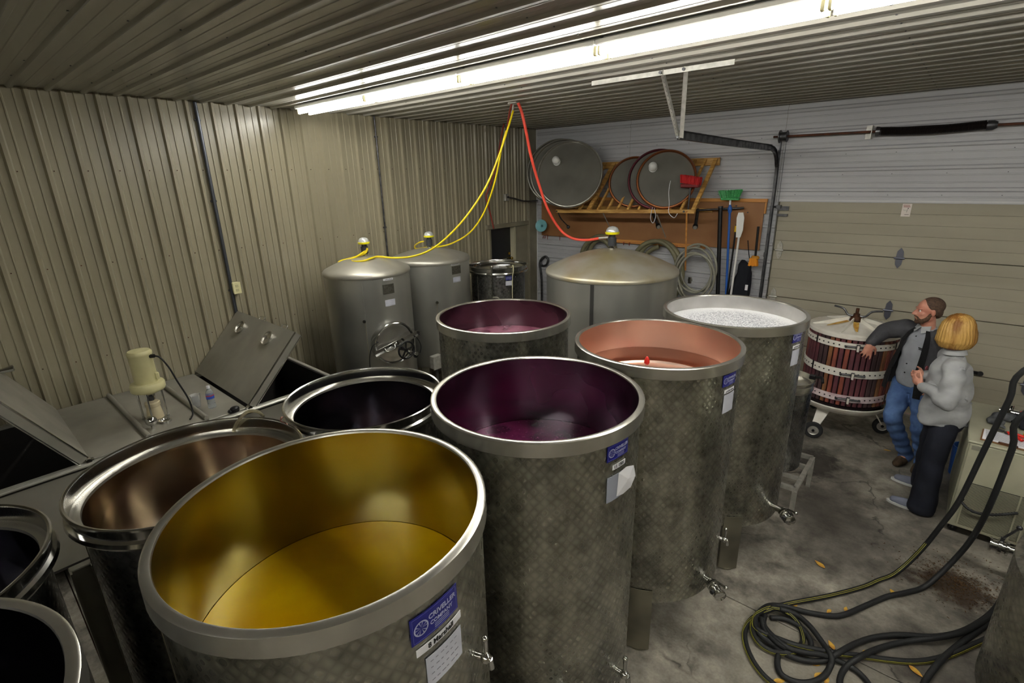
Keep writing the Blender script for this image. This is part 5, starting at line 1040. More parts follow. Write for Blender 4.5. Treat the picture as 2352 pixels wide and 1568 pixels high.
lid = obj('press_lid', MB().lathe([(R_ + 0.02, 1.185), (R_ + 0.026, 1.19), (R_ + 0.026, 1.225), (R_ + 0.012, 1.235), (0.36, 1.232), (0.24, 1.250), (0.10, 1.285), (0.0, 1.29)], C0, 72), M_pressw, t, 40)
for k in range(6):
    a = radians(60 * k + 20); p0 = Vector((pc[0] + 0.07 * cos(a), pc[1] + 0.07 * sin(a), 1.285)); p1 = Vector((pc[0] + 0.40 * cos(a), pc[1] + 0.40 * sin(a), 1.24)); n_ = Vector((-sin(a), cos(a), 0))
    obj('lid_rib', MB().add([p0 - n_ * .006 + Vector((0, 0, .05)), p0 + n_ * .006 + Vector((0, 0, .05)), p1 + n_ * .006, p1 - n_ * .006, p0 - n_ * .006 - Vector((0, 0, .02)), p0 + n_ * .006 - Vector((0, 0, .02)), p1 + n_ * .006 - Vector((0, 0, .01)), p1 - n_ * .006 - Vector((0, 0, .01))], [(0, 1, 2, 3), (0, 3, 7, 4), (1, 5, 6, 2), (0, 4, 5, 1), (3, 2, 6, 7)]), M_pressw, lid, None)
for k in (0, 1, 3, 4):
    a = radians(60 * k + 50 - 8); obj('rust_stain', MB().poly([(pc[0] + rr * cos(a + q), pc[1] + rr * sin(a + q), 1.290 - (rr - .1) * 0.215 if rr < .24 else 1.259 - (rr - .24) * .15) for rr, q in ((.08, -.3), (.18, -.16), (.30, -.04), (.31, .02), (.20, .10), (.09, .3))], 0.001, (0, 0, 1)), M_rustst, lid, None)
obj('screw_nut', MB().lathe([(0, 1.28), (0.055, 1.285), (0.06, 1.30), (0.045, 1.34), (0.03, 1.35), (0.03, 1.37), (0, 1.372)], C0, 20).cyl((pc[0], pc[1], 1.30), (pc[0], pc[1], 1.43), 0.016, n=12), M_rustd, t)
for s_ in (-1, 1):
    obj('screw_handle', MB().tube([(pc[0] + s_ * 0.02, pc[1], 1.345), (pc[0] + s_ * 0.08, pc[1] + s_ * 0.0, 1.35), (pc[0] + s_ * 0.13, pc[1], 1.41), (pc[0] + s_ * 0.22, pc[1] + 0.02, 1.425)], 0.011, 8, sub=3), M_galv, t)
def wheel(t_, c, r, ax, w=0.035):
    c = Vector(c); o = obj('wheel', MB().lathe([(r * .58, -w / 2), (r * .92, -w / 2), (r, -w * .3), (r, w * .3), (r * .92, w / 2), (r * .58, w / 2)], c, 32, closed=True, axis=ax), M_tyre, t_)
    obj('wheel_rim', MB().lathe([(0.0, -w * .3), (r * .2, -w * .5), (r * .25, -w * .3), (r * .5, -w * .25), (r * .6, -w * .45), (r * .6, w * .45), (r * .5, w * .25), (0, w * .4)], c, 28, axis=ax), M_galvl, o); obj('hub', MB().cyl(c - Vector(ax).normalized() * w * .7, c + Vector(ax).normalized() * w * .7, r * .15, n=12), M_black, o)
for (lx_, ly_) in ((5.03, -1.36), (5.60, -0.78), (4.86, -0.52)):
    dv = Vector((pc[0] - lx_, pc[1] - ly_, 0)); ax = Vector((-dv.y, dv.x, 0)).normalized(); ax = Vector((0.2, -1, 0)).normalized() if lx_ < 5.1 and ly_ < -1 else ax
    top = Vector((lx_, ly_, 0)) + dv * 0.36; sd_ = Vector((-dv.y, dv.x, 0)).normalized()
    obj('leg', MB().poly([top + sd_ * 0.07 + Vector((0, 0, 0.34)), top - sd_ * 0.07 + Vector((0, 0, 0.34)), Vector((lx_, ly_, 0.12)) + dv * 0.05 - sd_ * 0.035, Vector((lx_, ly_, 0.12)) + dv * 0.05 + sd_ * 0.035], 0.014, -dv), M_pressw, t, None)
    wheel(t, (lx_, ly_, 0.095), 0.095, ax)
obj('spout', MB().poly([(4.86, -1.18, 0.36), (4.78, -1.30, 0.33), (4.88, -1.36, 0.33), (4.98, -1.26, 0.36)], 0.03, (0, 0, 1)), M_pressw, t)
tag(obj('must_hose', MB().tube([(4.80, -1.30, 0.42), (4.78, -1.45, 0.36), (4.88, -1.55, 0.22), (4.82, -1.7, 0.10), (4.70, -1.85, 0.04), (4.55, -1.95, 0.035)], 0.032, 12), mat('dusty_hose', (170, 150, 130), 0.5), None, 180, org=(4.8, -1.7, 0)), 'pale thick hose curving under the press spout', 'hose')

# ---------------------------------------------------------------- people
UP = Vector((0, 0, 1))
def limb(mb, pts, n=14):
    """tapered chain: pts = [(point, radius)]"""
    for (a, ra), (b, rb) in zip(pts, pts[1:]):
        mb.cyl(a, b, ra, rb, n); mb.sphere(a, ra, n, 8); mb.sphere(b, rb, n, 8)
    return mb
def loft(mb, rings, side, fwd, n=28, ang=None, th=None):
    """rings: (centre, half width, half depth)"""
    side, fwd = Vector(side), Vector(fwd); vs = []
    if ang is None:
        for c, w, d in rings:
            for k in range(n): q = 2 * pi * k / n; vs.append(Vector(c) + side * w * cos(q) + fwd * d * sin(q))
        m_ = len(rings); fs = [(i * n + k, i * n + (k + 1) % n, (i + 1) * n + (k + 1) % n, (i + 1) * n + k) for i in range(m_ - 1) for k in range(n)]
        fs += [tuple(range(n))[::-1], tuple((m_ - 1) * n + k for k in range(n))]; return mb.add(vs, fs)
    m_ = len(rings)
    for i, (c, w, d) in enumerate(rings):   # open at the front: from ang to 360 - ang measured off the forward axis
        g0, g1 = ang[i] if isinstance(ang, list) else (ang, ang)
        for lay in (0, th):
            for k in range(n + 1): q = pi / 2 + radians(g0) + (2 * pi - radians(g0 + g1)) * k / n; vs.append(Vector(c) + side * (w - lay) * cos(q) + fwd * (d - lay) * sin(q))
    N_ = 2 * (n + 1); fs = []
    for i in range(m_ - 1):
        for k in range(n):
            a = i * N_ + k; fs += [(a, a + 1, a + N_ + 1, a + N_)]; b = a + n + 1; fs += [(b, b + N_, b + N_ + 1, b + 1)]
        for k in (0, n): a = i * N_ + k; b = a + n + 1; fs.append((a, a + N_, b + N_, b) if k == 0 else (a, b, b + N_, a + N_))
    for i in (0, m_ - 1):
        for k in range(n): a = i * N_ + k; b = a + n + 1; fs.append((a, b, b + 1, a + 1) if i == 0 else (a, a + 1, b + 1, b))
    return mb.add(vs, fs)
def rotm(f, u=UP):
    f = Vector(f).normalized(); r = f.cross(u).normalized(); u2 = r.cross(f); return Matrix((r, f, u2)).transposed()
def head(mb, C, f, s=1.0, beard=False, tilt=0.0, fem=False):
    f = (Vector(f).normalized() + UP * tilt).normalized(); M_ = rotm(f); C = Vector(C)
    def P(x, y, z): return C + M_ @ Vector((x * s, y * s, z * s))
    mb.sphere(P(0, -0.012, 0.03), (0.074 * s, 0.094 * s, 0.085 * s), 24, 16, rot=M_)          # cranium
    mb.sphere(P(0, 0.018, -0.03), (0.061 * s, 0.072 * s, 0.078 * s), 22, 14, rot=M_)          # face
    mb.sphere(P(0, 0.040, -0.082), (0.038 * s, 0.040 * s, 0.030 * s), 16, 10, rot=M_)         # chin
    for sx in (-1, 1):
        mb.sphere(P(sx * 0.042, 0.008, -0.06), (0.022 * s, 0.045 * s, 0.03 * s), 14, 8, rot=M_)   # jaw
        mb.sphere(P(sx * 0.040, 0.055, -0.022), (0.020 * s, 0.018 * s, 0.016 * s), 12, 8, rot=M_)  # cheek
        mb.sphere(P(sx * 0.030, 0.078, 0.022), (0.024 * s, 0.010 * s, 0.007 * s), 12, 8, rot=M_)   # brow
        mb.sphere(P(sx * 0.075, -0.012, -0.005), (0.010 * s, 0.018 * s, 0.030 * s), 12, 10, rot=M_)  # ear
        mb.sphere(P(sx * 0.011, 0.096, -0.030), 0.009 * s, 10, 6)                                  # nostril wing
    limb(mb, [(P(0, 0.084, 0.012), 0.009 * s), (P(0, 0.108, -0.026), 0.0125 * s)], 12)          # nose
    mb.sphere(P(0, 0.085, -0.052), (0.022 * s, 0.010 * s, 0.005 * s), 12, 6, rot=M_); mb.sphere(P(0, 0.083, -0.063), (0.019 * s, 0.010 * s, 0.006 * s), 12, 6, rot=M_)
    return P, M_
def hand(mb, wrist, d, palm_n, s=1.0, curl=0.6, thumb=1, spread=0.12, curls=None):
    """d: direction of the palm, palm_n: direction the palm faces; thumb: +1/-1 side"""
    d = Vector(d).normalized(); n_ = Vector(palm_n); n_ = (n_ - d * n_.dot(d)).normalized(); sd_ = d.cross(n_).normalized() * thumb; w = Vector(wrist)
    M_ = Matrix((sd_, d, n_)).transposed(); mb.sphere(w + d * 0.045 * s, (0.040 * s, 0.052 * s, 0.017 * s), 16, 10, rot=M_); limb(mb, [(w - d * 0.02, 0.025 * s), (w + d * 0.025 * s, 0.024 * s)])
    for i, (off, L_) in enumerate(((0.030, 0.072), (0.010, 0.082), (-0.011, 0.076), (-0.031, 0.060))):
        p = w + d * (0.082 - abs(off) * .25) * s + sd_ * off * s; dr = (d + sd_ * (off / 0.03) * spread).normalized(); pts = [(p - d * 0.025 * s, 0.0095 * s), (p, 0.0095 * s)]; c_ = curls[i] if curls else curl
        for j, fr in enumerate((0.45, 0.31, 0.24)):
            dr = (dr * cos(c_ * (0.6 + .35 * j)) + n_ * sin(c_ * (0.6 + .35 * j))).normalized() if j or c_ else dr; p = p + dr * L_ * fr * s; pts.append((p, (0.0088 - 0.0009 * j) * s)); n_l = n_
        limb(mb, pts, 10)
    p = w + d * 0.020 * s + sd_ * 0.026 * s; d1 = (d * 0.6 + sd_ * 0.85 + n_ * 0.35).normalized(); d2_ = (d * 0.9 + sd_ * 0.35 + n_ * 0.5).normalized()
    limb(mb, [(p, 0.014 * s), (p + d1 * 0.036 * s, 0.0115 * s), (p + d1 * 0.036 * s + d2_ * 0.030 * s, 0.0098 * s), (p + d1 * 0.036 * s + d2_ * 0.052 * s, 0.0085 * s)], 10)
def wrinkle(amp, fz, seed):
    def g(p): return 1.7 * amp * (sin(p.z * fz + 3 * sin(p.x * 9 + seed) + 2 * sin(p.y * 11)) * 0.6 + sin(p.x * 23 + p.z * 17 + seed * 2) * sin(p.y * 19 - p.z * 13) * 0.7)
    return g
def eyes(t_, P, M_, s=1.0, look=(0, 0, 0)):
    for sx in (-1, 1):
        e = obj('eye', MB().sphere(P(sx * 0.030, 0.0715, 0.004), 0.0090 * s, 12, 8), mat('eye_white', (214, 208, 204), 0.2), t_, 180); c = P(sx * 0.030, 0.0772, 0.004)
        obj('iris', MB().sphere(c, (0.0060 * s, 0.0045 * s, 0.0060 * s), 10, 8, rot=M_), mat('iris_dark', (50, 52, 60), 0.2), e, 180)

# --- man in the charcoal jacket
man = thing('person', 'man in open charcoal jacket, grey shirt and jeans leaning one arm on the press', 'person', (5.84, -1.42, 0))
fM = Vector((-0.62, -0.78, 0)).normalized(); rM = Vector((fM.y, -fM.x, 0))     # rM: his right
hC = Vector((5.775, -1.455, 1.605)); hf = Vector((-0.93, -0.40, 0))
shR, shL = Vector((5.635, -1.315, 1.385)), Vector((5.955, -1.565, 1.370)); elR, wrR = Vector((5.475, -1.285, 1.315)), Vector((5.400, -1.470, 1.215)); elL, wrL = Vector((6.06, -1.50, 1.10)), Vector((5.97, -1.64, 0.93))
hpR, hpL = Vector((5.725, -1.33, 0.88)), Vector((5.885, -1.47, 0.88)); knR, knL = Vector((5.695, -1.60, 0.55)), Vector((5.92, -1.56, 0.50)); anR, anL = Vector((5.865, -1.37, 0.10)), Vector((6.00, -1.42, 0.10))
mb = MB(); P, HM = head(mb, hC, hf, 1.04, True, -0.03)
limb(mb, [(hC + Vector((0.01, 0.01, -0.05)), 0.056), (Vector((5.80, -1.43, 1.44)), 0.060), (Vector((5.80, -1.43, 1.36)), 0.07)])
loft(mb, [((5.80, -1.40, 0.82), .13, .09), ((5.80, -1.40, 0.95), .14, .10), ((5.80, -1.41, 1.10), .14, .10), ((5.80, -1.42, 1.25), .16, .10), ((5.80, -1.43, 1.36), .15, .08), ((5.80, -1.43, 1.41), .09, .06)], rM, fM)
for a, b, c, w_ in ((shR, elR, wrR, 1), (shL, elL, wrL, 1)): limb(mb, [(Vector((5.80, -1.43, 1.36)), .06), (a, .055), (b, .042), (c, .027)])
for a, b, c, tx in ((hpR, knR, anR, Vector((-0.04, -0.13, -0.06))), (hpL, knL, anL, Vector((-0.03, -0.14, -0.06)))): limb(mb, [(a, .085), (b, .055), (c, .036), (c + tx * .8, .022)])
hand(mb, wrR, (-0.15, -0.30, -1.0), (-0.2, 0.9, 0.1), 1.08, 0.35, 1, 0.2, [0.25, 0.5, 0.55, 0.6]); hand(mb, wrL, (-0.2, 0, -1), (-0.6, 0.6, 0), 1.0, 0.4, -1)
remesh('body', mb, M_skinm, man, 0.0065, 3)
eyes(man, P, HM, 1.04)
mb = MB(); s = 1.04; mb.sphere(P(0, -0.026, 0.044), (0.080 * s, 0.093 * s, 0.080 * s), 24, 16, rot=HM)
for sx in (-1, 1): mb.sphere(P(sx * 0.060, -0.040, 0.012), (0.021 * s, 0.036 * s, 0.045 * s), 14, 10, rot=HM)
mb.sphere(P(0, -0.07, -0.01), (0.055 * s, 0.04 * s, 0.06 * s), 16, 10, rot=HM)
remesh('hair', mb, M_hairm, man, 0.006, 2)
mb = MB()
for sx in (-1, 1):
    limb(mb, [(P(sx * 0.064, 0.002, -0.02), .013), (P(sx * 0.058, 0.018, -0.060), .020), (P(sx * 0.042, 0.048, -0.088), .022), (P(0, 0.066, -0.098), .024)])
    limb(mb, [(P(sx * 0.004, 0.093, -0.044), .007), (P(sx * 0.026, 0.080, -0.052), .008), (P(sx * 0.034, 0.066, -0.078), .012)])
remesh('beard', mb, M_beard, man, 0.006, 2)
mb = MB(); loft(mb, [((5.79, -1.40, 0.86), .150, .125), ((5.79, -1.40, 0.95), .160, .135), ((5.795, -1.41, 1.08), .160, .135), ((5.80, -1.42, 1.22), .170, .125), ((5.80, -1.43, 1.33), .165, .100), ((5.80, -1.43, 1.40), .11, .075), ((5.80, -1.43, 1.43), .075, .07)], rM, fM)
limb(mb, [(Vector((5.80, -1.43, 1.42)) + rM * .03, .058), (Vector((5.80, -1.43, 1.45)), .060)])
remesh('shirt', mb, M_shirt, man, 0.010, 3, wrinkle(0.003, 46, 1))
mb = MB(); cN = Vector((5.797, -1.43, 1.455))
for s_ in (-1, 1): mb.poly([cN + fM * 0.062, cN + fM * 0.03 + rM * s_ * 0.062 + UP * 0.018, cN + fM * 0.05 + rM * s_ * 0.075 - UP * 0.03, cN + fM * 0.095 + rM * s_ * 0.035 - UP * 0.055], 0.007, fM)
obj('collar', mb, M_shirtw, man)
for k in range(5): p = Vector((5.795, -1.41, 1.36 - k * 0.09)) + fM * (0.098 + 0.012 * min(k, 3)); obj('button', MB().cyl(p, p + fM * 0.006, 0.006, n=8), M_ink, man)
p = Vector((5.80, -1.42, 1.27)) - rM * 0.075 + fM * 0.118; obj('chest_embroidery', MB().box(p, (0.04, 0.004, 0.008), rotm(fM)).box(p - UP * 0.014, (0.03, 0.004, 0.006), rotm(fM)), M_ink, man)
mb = MB(); J = [((5.765, -1.375, 0.78), .245, .175), ((5.77, -1.38, 0.90), .235, .175), ((5.78, -1.39, 1.05), .212, .165), ((5.80, -1.41, 1.20), .200, .150), ((5.80, -1.42, 1.30), .195, .130), ((5.80, -1.43, 1.38), .150, .100), ((5.80, -1.43, 1.43), .090, .080)]
loft(mb, J, rM, fM, 40, [(50, 30), (48, 34), (42, 38), (38, 38), (36, 36), (38, 38), (46, 46)], 0.024)
for pts in ([(shR, .085), (shR.lerp(elR, .5), .082), (elR, .076), (elR.lerp(wrR, .55), .062), (wrR + Vector((0.005, 0.02, 0.01)), .050)], [(shL, .080), (elL, .068), (wrL, .050)]): limb(mb, pts, 18)
limb(mb, [(Vector((5.80, -1.40, 1.37)) + rM * .08, .075), (shR, .082)]); limb(mb, [(Vector((5.80, -1.40, 1.37)) - rM * .08, .070), (shL, .078)])
remesh('jacket', mb, M_jacket, man, 0.010, 3, wrinkle(0.0035, 34, 4))
mb = MB(); Ji = [(Vector(c) + fM * 0.010, w + 0.004, d + 0.002) for c, w, d in J]
for s_ in (0, 1):
    vs = []
    for i, (c, w, d) in enumerate(Ji):
        g_ = [(50, 30), (48, 34), (42, 38), (38, 38), (36, 36), (38, 38), (46, 46)][i][s_]
        for gg in (g_ - 4, g_ + 9):
            q = pi / 2 + radians(gg) * (1 if s_ == 0 else -1)
            for lay in (0.0, -0.008): vs.append(c + rM * (w + lay - (0.02 if gg < g_ else 0)) * cos(q) + fM * (d + lay - (0.0 if gg < g_ else 0)) * sin(q))
    fs = [(i * 4 + a, i * 4 + b, i * 4 + 4 + b, i * 4 + 4 + a) for i in range(len(Ji) - 1) for a, b in ((0, 1), (1, 3), (3, 2), (2, 0))]; mb.add(vs, fs)
obj('jacket_lining', mb, M_jacketin, man, 60)
mb = MB(); loft(mb, [((5.80, -1.40, 0.80), .165, .115), ((5.80, -1.40, 0.86), .17, .12), ((5.80, -1.40, 0.93), .155, .115), ((5.80, -1.40, 0.98), .15, .11)], rM, fM)
for a, b, c in ((hpR, knR, anR), (hpL, knL, anL)): limb(mb, [(a - UP * .04, .105), (a.lerp(b, .55), .092), (b, .074), (b.lerp(c, .35), .072), (c + UP * 0.01, .062), (c - UP * 0.035, .062)], 18)
remesh('jeans', mb, M_jeans, man, 0.010, 3, wrinkle(0.004, 60, 2))
for c, tx in ((anR, Vector((-0.055, -0.14, 0))), (anL, Vector((-0.04, -0.15, 0)))):
    mb = MB(); h0 = Vector((c.x, c.y, 0.045)); M2 = rotm(tx); limb(mb, [(h0 + UP * .035, .046), (h0 + UP * .01, .046), (h0 + tx * .5 + UP * .006, .046), (h0 + tx * .95 - UP * .005, .038)]); mb.sphere(h0 + tx * .4 - UP * .018, (0.044, 0.11, 0.022), 16, 8, rot=M2)
    remesh('shoe', mb, M_shoe, man, 0.008, 2)

# --- woman with blonde bob
wom = thing('person', 'woman with blonde bob in light grey shirt and navy trousers seen from behind', 'person', (6.06, -2.03, 0))
fW = Vector((-0.93, 0.36, 0)).normalized(); rW = Vector((fW.y, -fW.x, 0)); lW = -rW
hW = Vector((5.985, -2.04, 1.605)); hfW = Vector((-0.72, 0.69, 0))
sN, sF = Vector((6.035, -2.225, 1.335)), Vector((5.985, -1.885, 1.325)); eN, eF = Vector((6.045, -2.33, 1.075)), Vector((5.99, -1.80, 1.08)); wN, wF = Vector((5.865, -2.165, 1.125)), Vector((5.86, -1.98, 1.155))
hN, hF = Vector((6.065, -2.11, 0.86)), Vector((6.03, -1.96, 0.86)); kN, kF = Vector((6.055, -2.17, 0.47)), Vector((6.02, -1.86, 0.47)); aN, aF = Vector((6.055, -2.235, 0.09)), Vector((6.045, -1.80, 0.09))
mb = MB(); P, HM = head(mb, hW, hfW, 0.97, tilt=-0.05, fem=True)
limb(mb, [(hW + Vector((0.012, -0.01, -0.05)), 0.050), (Vector((6.015, -2.05, 1.42)), 0.050), (Vector((6.02, -2.05, 1.34)), 0.06)])
loft(mb, [((6.05, -2.03, 0.82), .15, .10), ((6.04, -2.04, 0.95), .13, .09), ((6.02, -2.05, 1.10), .125, .09), ((6.01, -2.05, 1.22), .14, .105), ((6.015, -2.055, 1.32), .14, .08), ((6.02, -2.055, 1.37), .08, .06)], lW, fW)
for a, b, c in ((sN, eN, wN), (sF, eF, wF)): limb(mb, [(Vector((6.015, -2.055, 1.32)), .05), (a, .046), (b, .036), (c, .023)])
for a, b, c in ((hN, kN, aN), (hF, kF, aF)): limb(mb, [(a, .08), (b, .05), (c, .034), (c + Vector((-0.13, 0.0, -0.06)), .03)])
hand(mb, wN, (-0.75, 0.55, 0.25), (0.3, 0.75, 0.2), 0.95, 0.85, -1, 0.05); hand(mb, wF, (-0.75, -0.45, 0.05), (0.2, -0.8, 0.3), 0.95, 0.75, 1, 0.05)
remesh('body', mb, M_skin, wom, 0.0065, 3)
eyes(wom, P, HM, 0.97)
mb = MB(); s = 0.97
mb.sphere(P(0, -0.022, 0.028), (0.108 * s, 0.112 * s, 0.112 * s), 28, 18, rot=HM)
for q in range(-118, 119, 12):
    a = radians(q); d = Vector((sin(a), -cos(a), 0)); limb(mb, [(P(d.x * 0.078, d.y * 0.078 - .015, 0.05), .034), (P(d.x * 0.104, d.y * 0.098 - .015, -0.02), .030), (P(d.x * 0.114, d.y * 0.104 - .015, -0.085), .027), (P(d.x * 0.098, d.y * 0.088 - .015, -0.136), .016)], 12)
def strands(p):
    v = HM.transposed() @ (p - hW); a = atan2(v.x, -v.y); return 0.0026 * sin(a * 34 + 1.3 * sin(v.z * 30)) + 0.002 * sin(a * 71 + v.z * 18)
remesh('hair', mb, M_hairw, wom, 0.0065, 3, strands)
mb = MB(); loft(mb, [((6.045, -2.03, 0.80), .195, .165), ((6.045, -2.03, 0.87), .200, .168), ((6.045, -2.035, 0.97), .180, .155), ((6.04, -2.04, 1.08), .165, .150), ((6.025, -2.05, 1.20), .175, .150), ((6.02, -2.055, 1.29), .170, .125), ((6.015, -2.055, 1.36), .115, .085), ((6.012, -2.055, 1.395), .066, .062)], lW, fW, 32)
for a, b, c in ((sN, eN, wN), (sF, eF, wF)): limb(mb, [(Vector((6.015, -2.055, 1.315)), .075), (a - UP * 0.005, .078), (a.lerp(b, .55), .074), (b, .068), (b.lerp(c, .6), .050), (c + (b - c).normalized() * 0.01, .038)], 18)
remesh('shirt', mb, M_shirtw, wom, 0.010, 3, wrinkle(0.0075, 38, 6))
mb = MB(); cN = Vector((6.013, -2.053, 1.42))
mb.lathe([(0.060, 0.0), (0.066, 0.028), (0.072, 0.026), (0.084, -0.014), (0.078, -0.018)], cN, 28, closed=True, axis=(-0.12, 0.05, 1)); obj('collar', mb, M_shirtw, wom)
p = Vector((6.02, -2.05, 1.24)) + fW * 0.150 + lW * 0.05; obj('chest_emblem', MB().lathe([(0, 0.002), (0.020, 0.0), (0.020, -0.006), (0, -0.006)], p, 14, axis=fW), mat('emblem_dull_red', (140, 70, 76), 0.7), wom)
mb = MB(); loft(mb, [((6.05, -2.03, 0.76), .160, .140), ((6.05, -2.03, 0.84), .165, .145), ((6.045, -2.035, 0.92), .150, .125), ((6.04, -2.04, 0.98), .135, .11)], lW, fW)
mb.sphere((6.10, -2.05, 0.82), (0.10, 0.13, 0.09), 18, 12)
for a, b, c in ((hN, kN, aN), (hF, kF, aF)): limb(mb, [(a - UP * .03, .103), (a.lerp(b, .5), .092), (b, .084), (b.lerp(c, .5), .090), (c + UP * 0.0, .100), (c - UP * 0.035, .106)], 20)
for v in range(len(mb.v)):
    if mb.v[v][2] < 0.012: mb.v[v] = (mb.v[v][0], mb.v[v][1], 0.012)
remesh('trousers', mb, M_navy, wom, 0.010, 3, wrinkle(0.003, 30, 3))
for c in (aN, aF):
    tx = Vector((-0.20, 0.01, 0)); h0 = Vector((c.x - 0.02, c.y, 0.05)); M2 = rotm(tx)
    mb = MB(); limb(mb, [(h0, .038), (h0 + tx * .5 - UP * .006, .036), (h0 + tx * .88 - UP * .012, .030)]); mb.sphere(h0 + tx * .45 - UP * .02, (0.040, 0.115, 0.022), 16, 8, rot=M2); sh_ = remesh('shoe', mb, M_canvas, wom, 0.008, 2)
    vs = []; n_ = 28
    for z in (0.002, 0.022):
        for k in range(n_): q = 2 * pi * k / n_; vs.append(Vector((h0.x, h0.y, z)) + tx * .46 + tx.normalized() * 0.134 * cos(q) + UP.cross(tx).normalized() * (0.046 - 0.006 * cos(q)) * sin(q))
    obj('sole', MB().add(vs, [(k, (k + 1) % n_, n_ + (k + 1) % n_, n_ + k) for k in range(n_)] + [tuple(range(n_))[::-1], tuple(range(n_, 2 * n_))]), M_sole, sh_)

# ---------------------------------------------------------------- chiller cart
x0, x1, y0, y1, zt = 6.22, 6.66, -2.42, -1.50, 0.84
t = thing('glycol_chiller', 'grey green chiller cabinet on casters with louvred front beside the woman', 'chiller', ((x0 + x1) / 2, (y0 + y1) / 2, 0))
obj('cabinet', MB().box(((x0 + x1) / 2, (y0 + y1) / 2, 0.445), (x1 - x0, y1 - y0, 0.75), bev=0.008), M_chiller, t); obj('top_panel', MB().box(((x0 + x1) / 2, (y0 + y1) / 2, 0.83), (x1 - x0 + 0.012, y1 - y0 + 0.012, 0.02), bev=0.006), M_chiller, t)
obj('front_panel', MB().box(((x0 + x1) / 2, y0 - 0.004, 0.45), (x1 - x0 - 0.02, 0.008, 0.74), bev=0.003), M_chiller, t)
obj('grille_back', MB().box(((x0 + x1) / 2 + 0.025, y0 - 0.009, 0.30), (x1 - x0 - 0.09, 0.002, 0.385)), M_black, t)
g = MB(); n_ = 40
for k in range(n_):
    z = 0.115 + 0.37 * k / (n_ - 1)
    for a, b in ((x0 + 0.07, x0 + 0.205), (x0 + 0.215, x0 + 0.36), (x0 + 0.37, x1 - 0.02)): g.beam((a, y0 - 0.0118, z), (b, y0 - 0.0118, z), 0.003, 0.0036)
tag(obj('louvres', g, M_chiller, t), kind='stuff')
for xx in (x0 + 0.065, x0 + 0.21, x0 + 0.365, x1 - 0.02): obj('louvre_bar', MB().box((xx, y0 - 0.014, 0.30), (0.010, 0.010, 0.385)), M_chiller, t)
obj('tape_patch', MB().box((x0 + 0.06, y0 - 0.009, 0.79), (0.07, 0.002, 0.035)), mat('grey_tape', (132, 132, 118), 0.4), t)
for xx, yy in ((x0 + 0.05, y0 + 0.05), (x1 - 0.05, y0 + 0.05), (x0 + 0.05, y1 - 0.05), (x1 - 0.05, y1 - 0.05)):
    cs = obj('caster', MB().lathe([(0.0, -0.014), (0.026, -0.014), (0.032, -0.008), (0.032, 0.008), (0.026, 0.014), (0, 0.014)], (xx, yy, 0.033), 20, axis=(0.6, -1, 0)), M_black, t); obj('fork', MB().box((xx, yy, 0.062), (0.04, 0.03, 0.02)).box((xx, yy, 0.05), (0.012, 0.045, 0.03)), M_galv, cs)
obj('handle_strap', MB().tube([(6.274, -2.450, 0.319), (6.317, -2.470, 0.289), (6.372, -2.475, 0.277), (6.452, -2.475, 0.295), (6.518, -2.475, 0.331), (6.592, -2.450, 0.363)], 0.010, 8), M_rubber, t, 180); obj('strap_knob', MB().sphere((6.267, -2.450, 0.344), 0.022, 12, 8), M_black, t)
def rotz(a): return Matrix.Rotation(radians(a), 3, 'Z')
cbx, cby = 6.44, -2.26
t = thing('clipboard', 'brown clipboard holding printed white sheets on the chiller top', 'clipboard', (cbx, cby, 0.842))
obj('board', MB().box((cbx, cby, 0.845), (0.30, 0.235, 0.005), rotz(-4)), mat('hardboard', (120, 84, 50), 0.5), t)
pp = obj('paper_sheet', MB().box((cbx, cby + 0.01, 0.849), (0.28, 0.215, 0.003), rotz(-4)), M_paper, t)
g = MB()
for k in range(11): y = cby + 0.095 - k * 0.016; g.box((cbx, y, 0.8512), (0.25, 0.004, 0.0006), rotz(-4))
obj('printed_lines', g, M_inkpen, pp); obj('clip', MB().box((cbx, cby - 0.105, 0.853), (0.11, 0.022, 0.012), rotz(-4), bev=0.003), M_rustd, t)
t = thing('pliers', 'red handled tongue-and-groove pliers lying across the clipboard sheets', 'pliers', (6.50, -2.20, 0.853))
obj('jaw', MB().beam((6.37, -2.10, 0.862), (6.42, -2.13, 0.862), 0.02, 0.012).cyl((6.44, -2.145, 0.856), (6.44, -2.145, 0.868), 0.018, n=12), M_galv, t)
for q in ((6.54, -2.165), (6.52, -2.245)): obj('grip', MB().tube([(6.44, -2.145, 0.864), ((6.44 + q[0]) / 2, (q[1] - 2.145) / 2 + .005, 0.866), (q[0], q[1], 0.864)], 0.012, 8), M_redp, t, 180)
tag(obj('tape_roll', MB().lathe([(0.014, 0), (0.028, 0), (0.028, 0.02), (0.014, 0.02)], (6.56, -2.10, 0.853), 20, closed=True), M_amber, org=(6.56, -2.10, 0.853)), 'small yellow tape roll beside the red pliers', 'tape')
tag(obj('screwdriver', MB().cyl((6.57, -2.27, 0.867), (6.63, -2.31, 0.867), 0.012, n=10).cyl((6.52, -2.235, 0.867), (6.57, -2.27, 0.867), 0.004, n=8), M_redp, org=(6.57, -2.27, 0.853)), 'red handled screwdriver at the right edge of the clipboard', 'screwdriver')
mb = MB()
for k in range(4): limb(mb, [((6.36 + 0.02 * k, -1.86 - 0.025 * k, 0.862), .018), ((6.33 + 0.025 * k, -1.93 - 0.02 * k, 0.860), .015), ((6.335 + 0.03 * k, -1.98 - 0.02 * k, 0.858), .012)], 10)
limb(mb, [((6.38, -1.85, 0.875), .035), ((6.47, -1.84, 0.882), .038)])
t = thing('work_gloves', 'pair of dark grey work gloves crumpled on the chiller top', 'gloves', (6.40, -1.88, 0.842)); remesh('glove', mb, M_glove, t, 0.008, 2)
mb = MB()
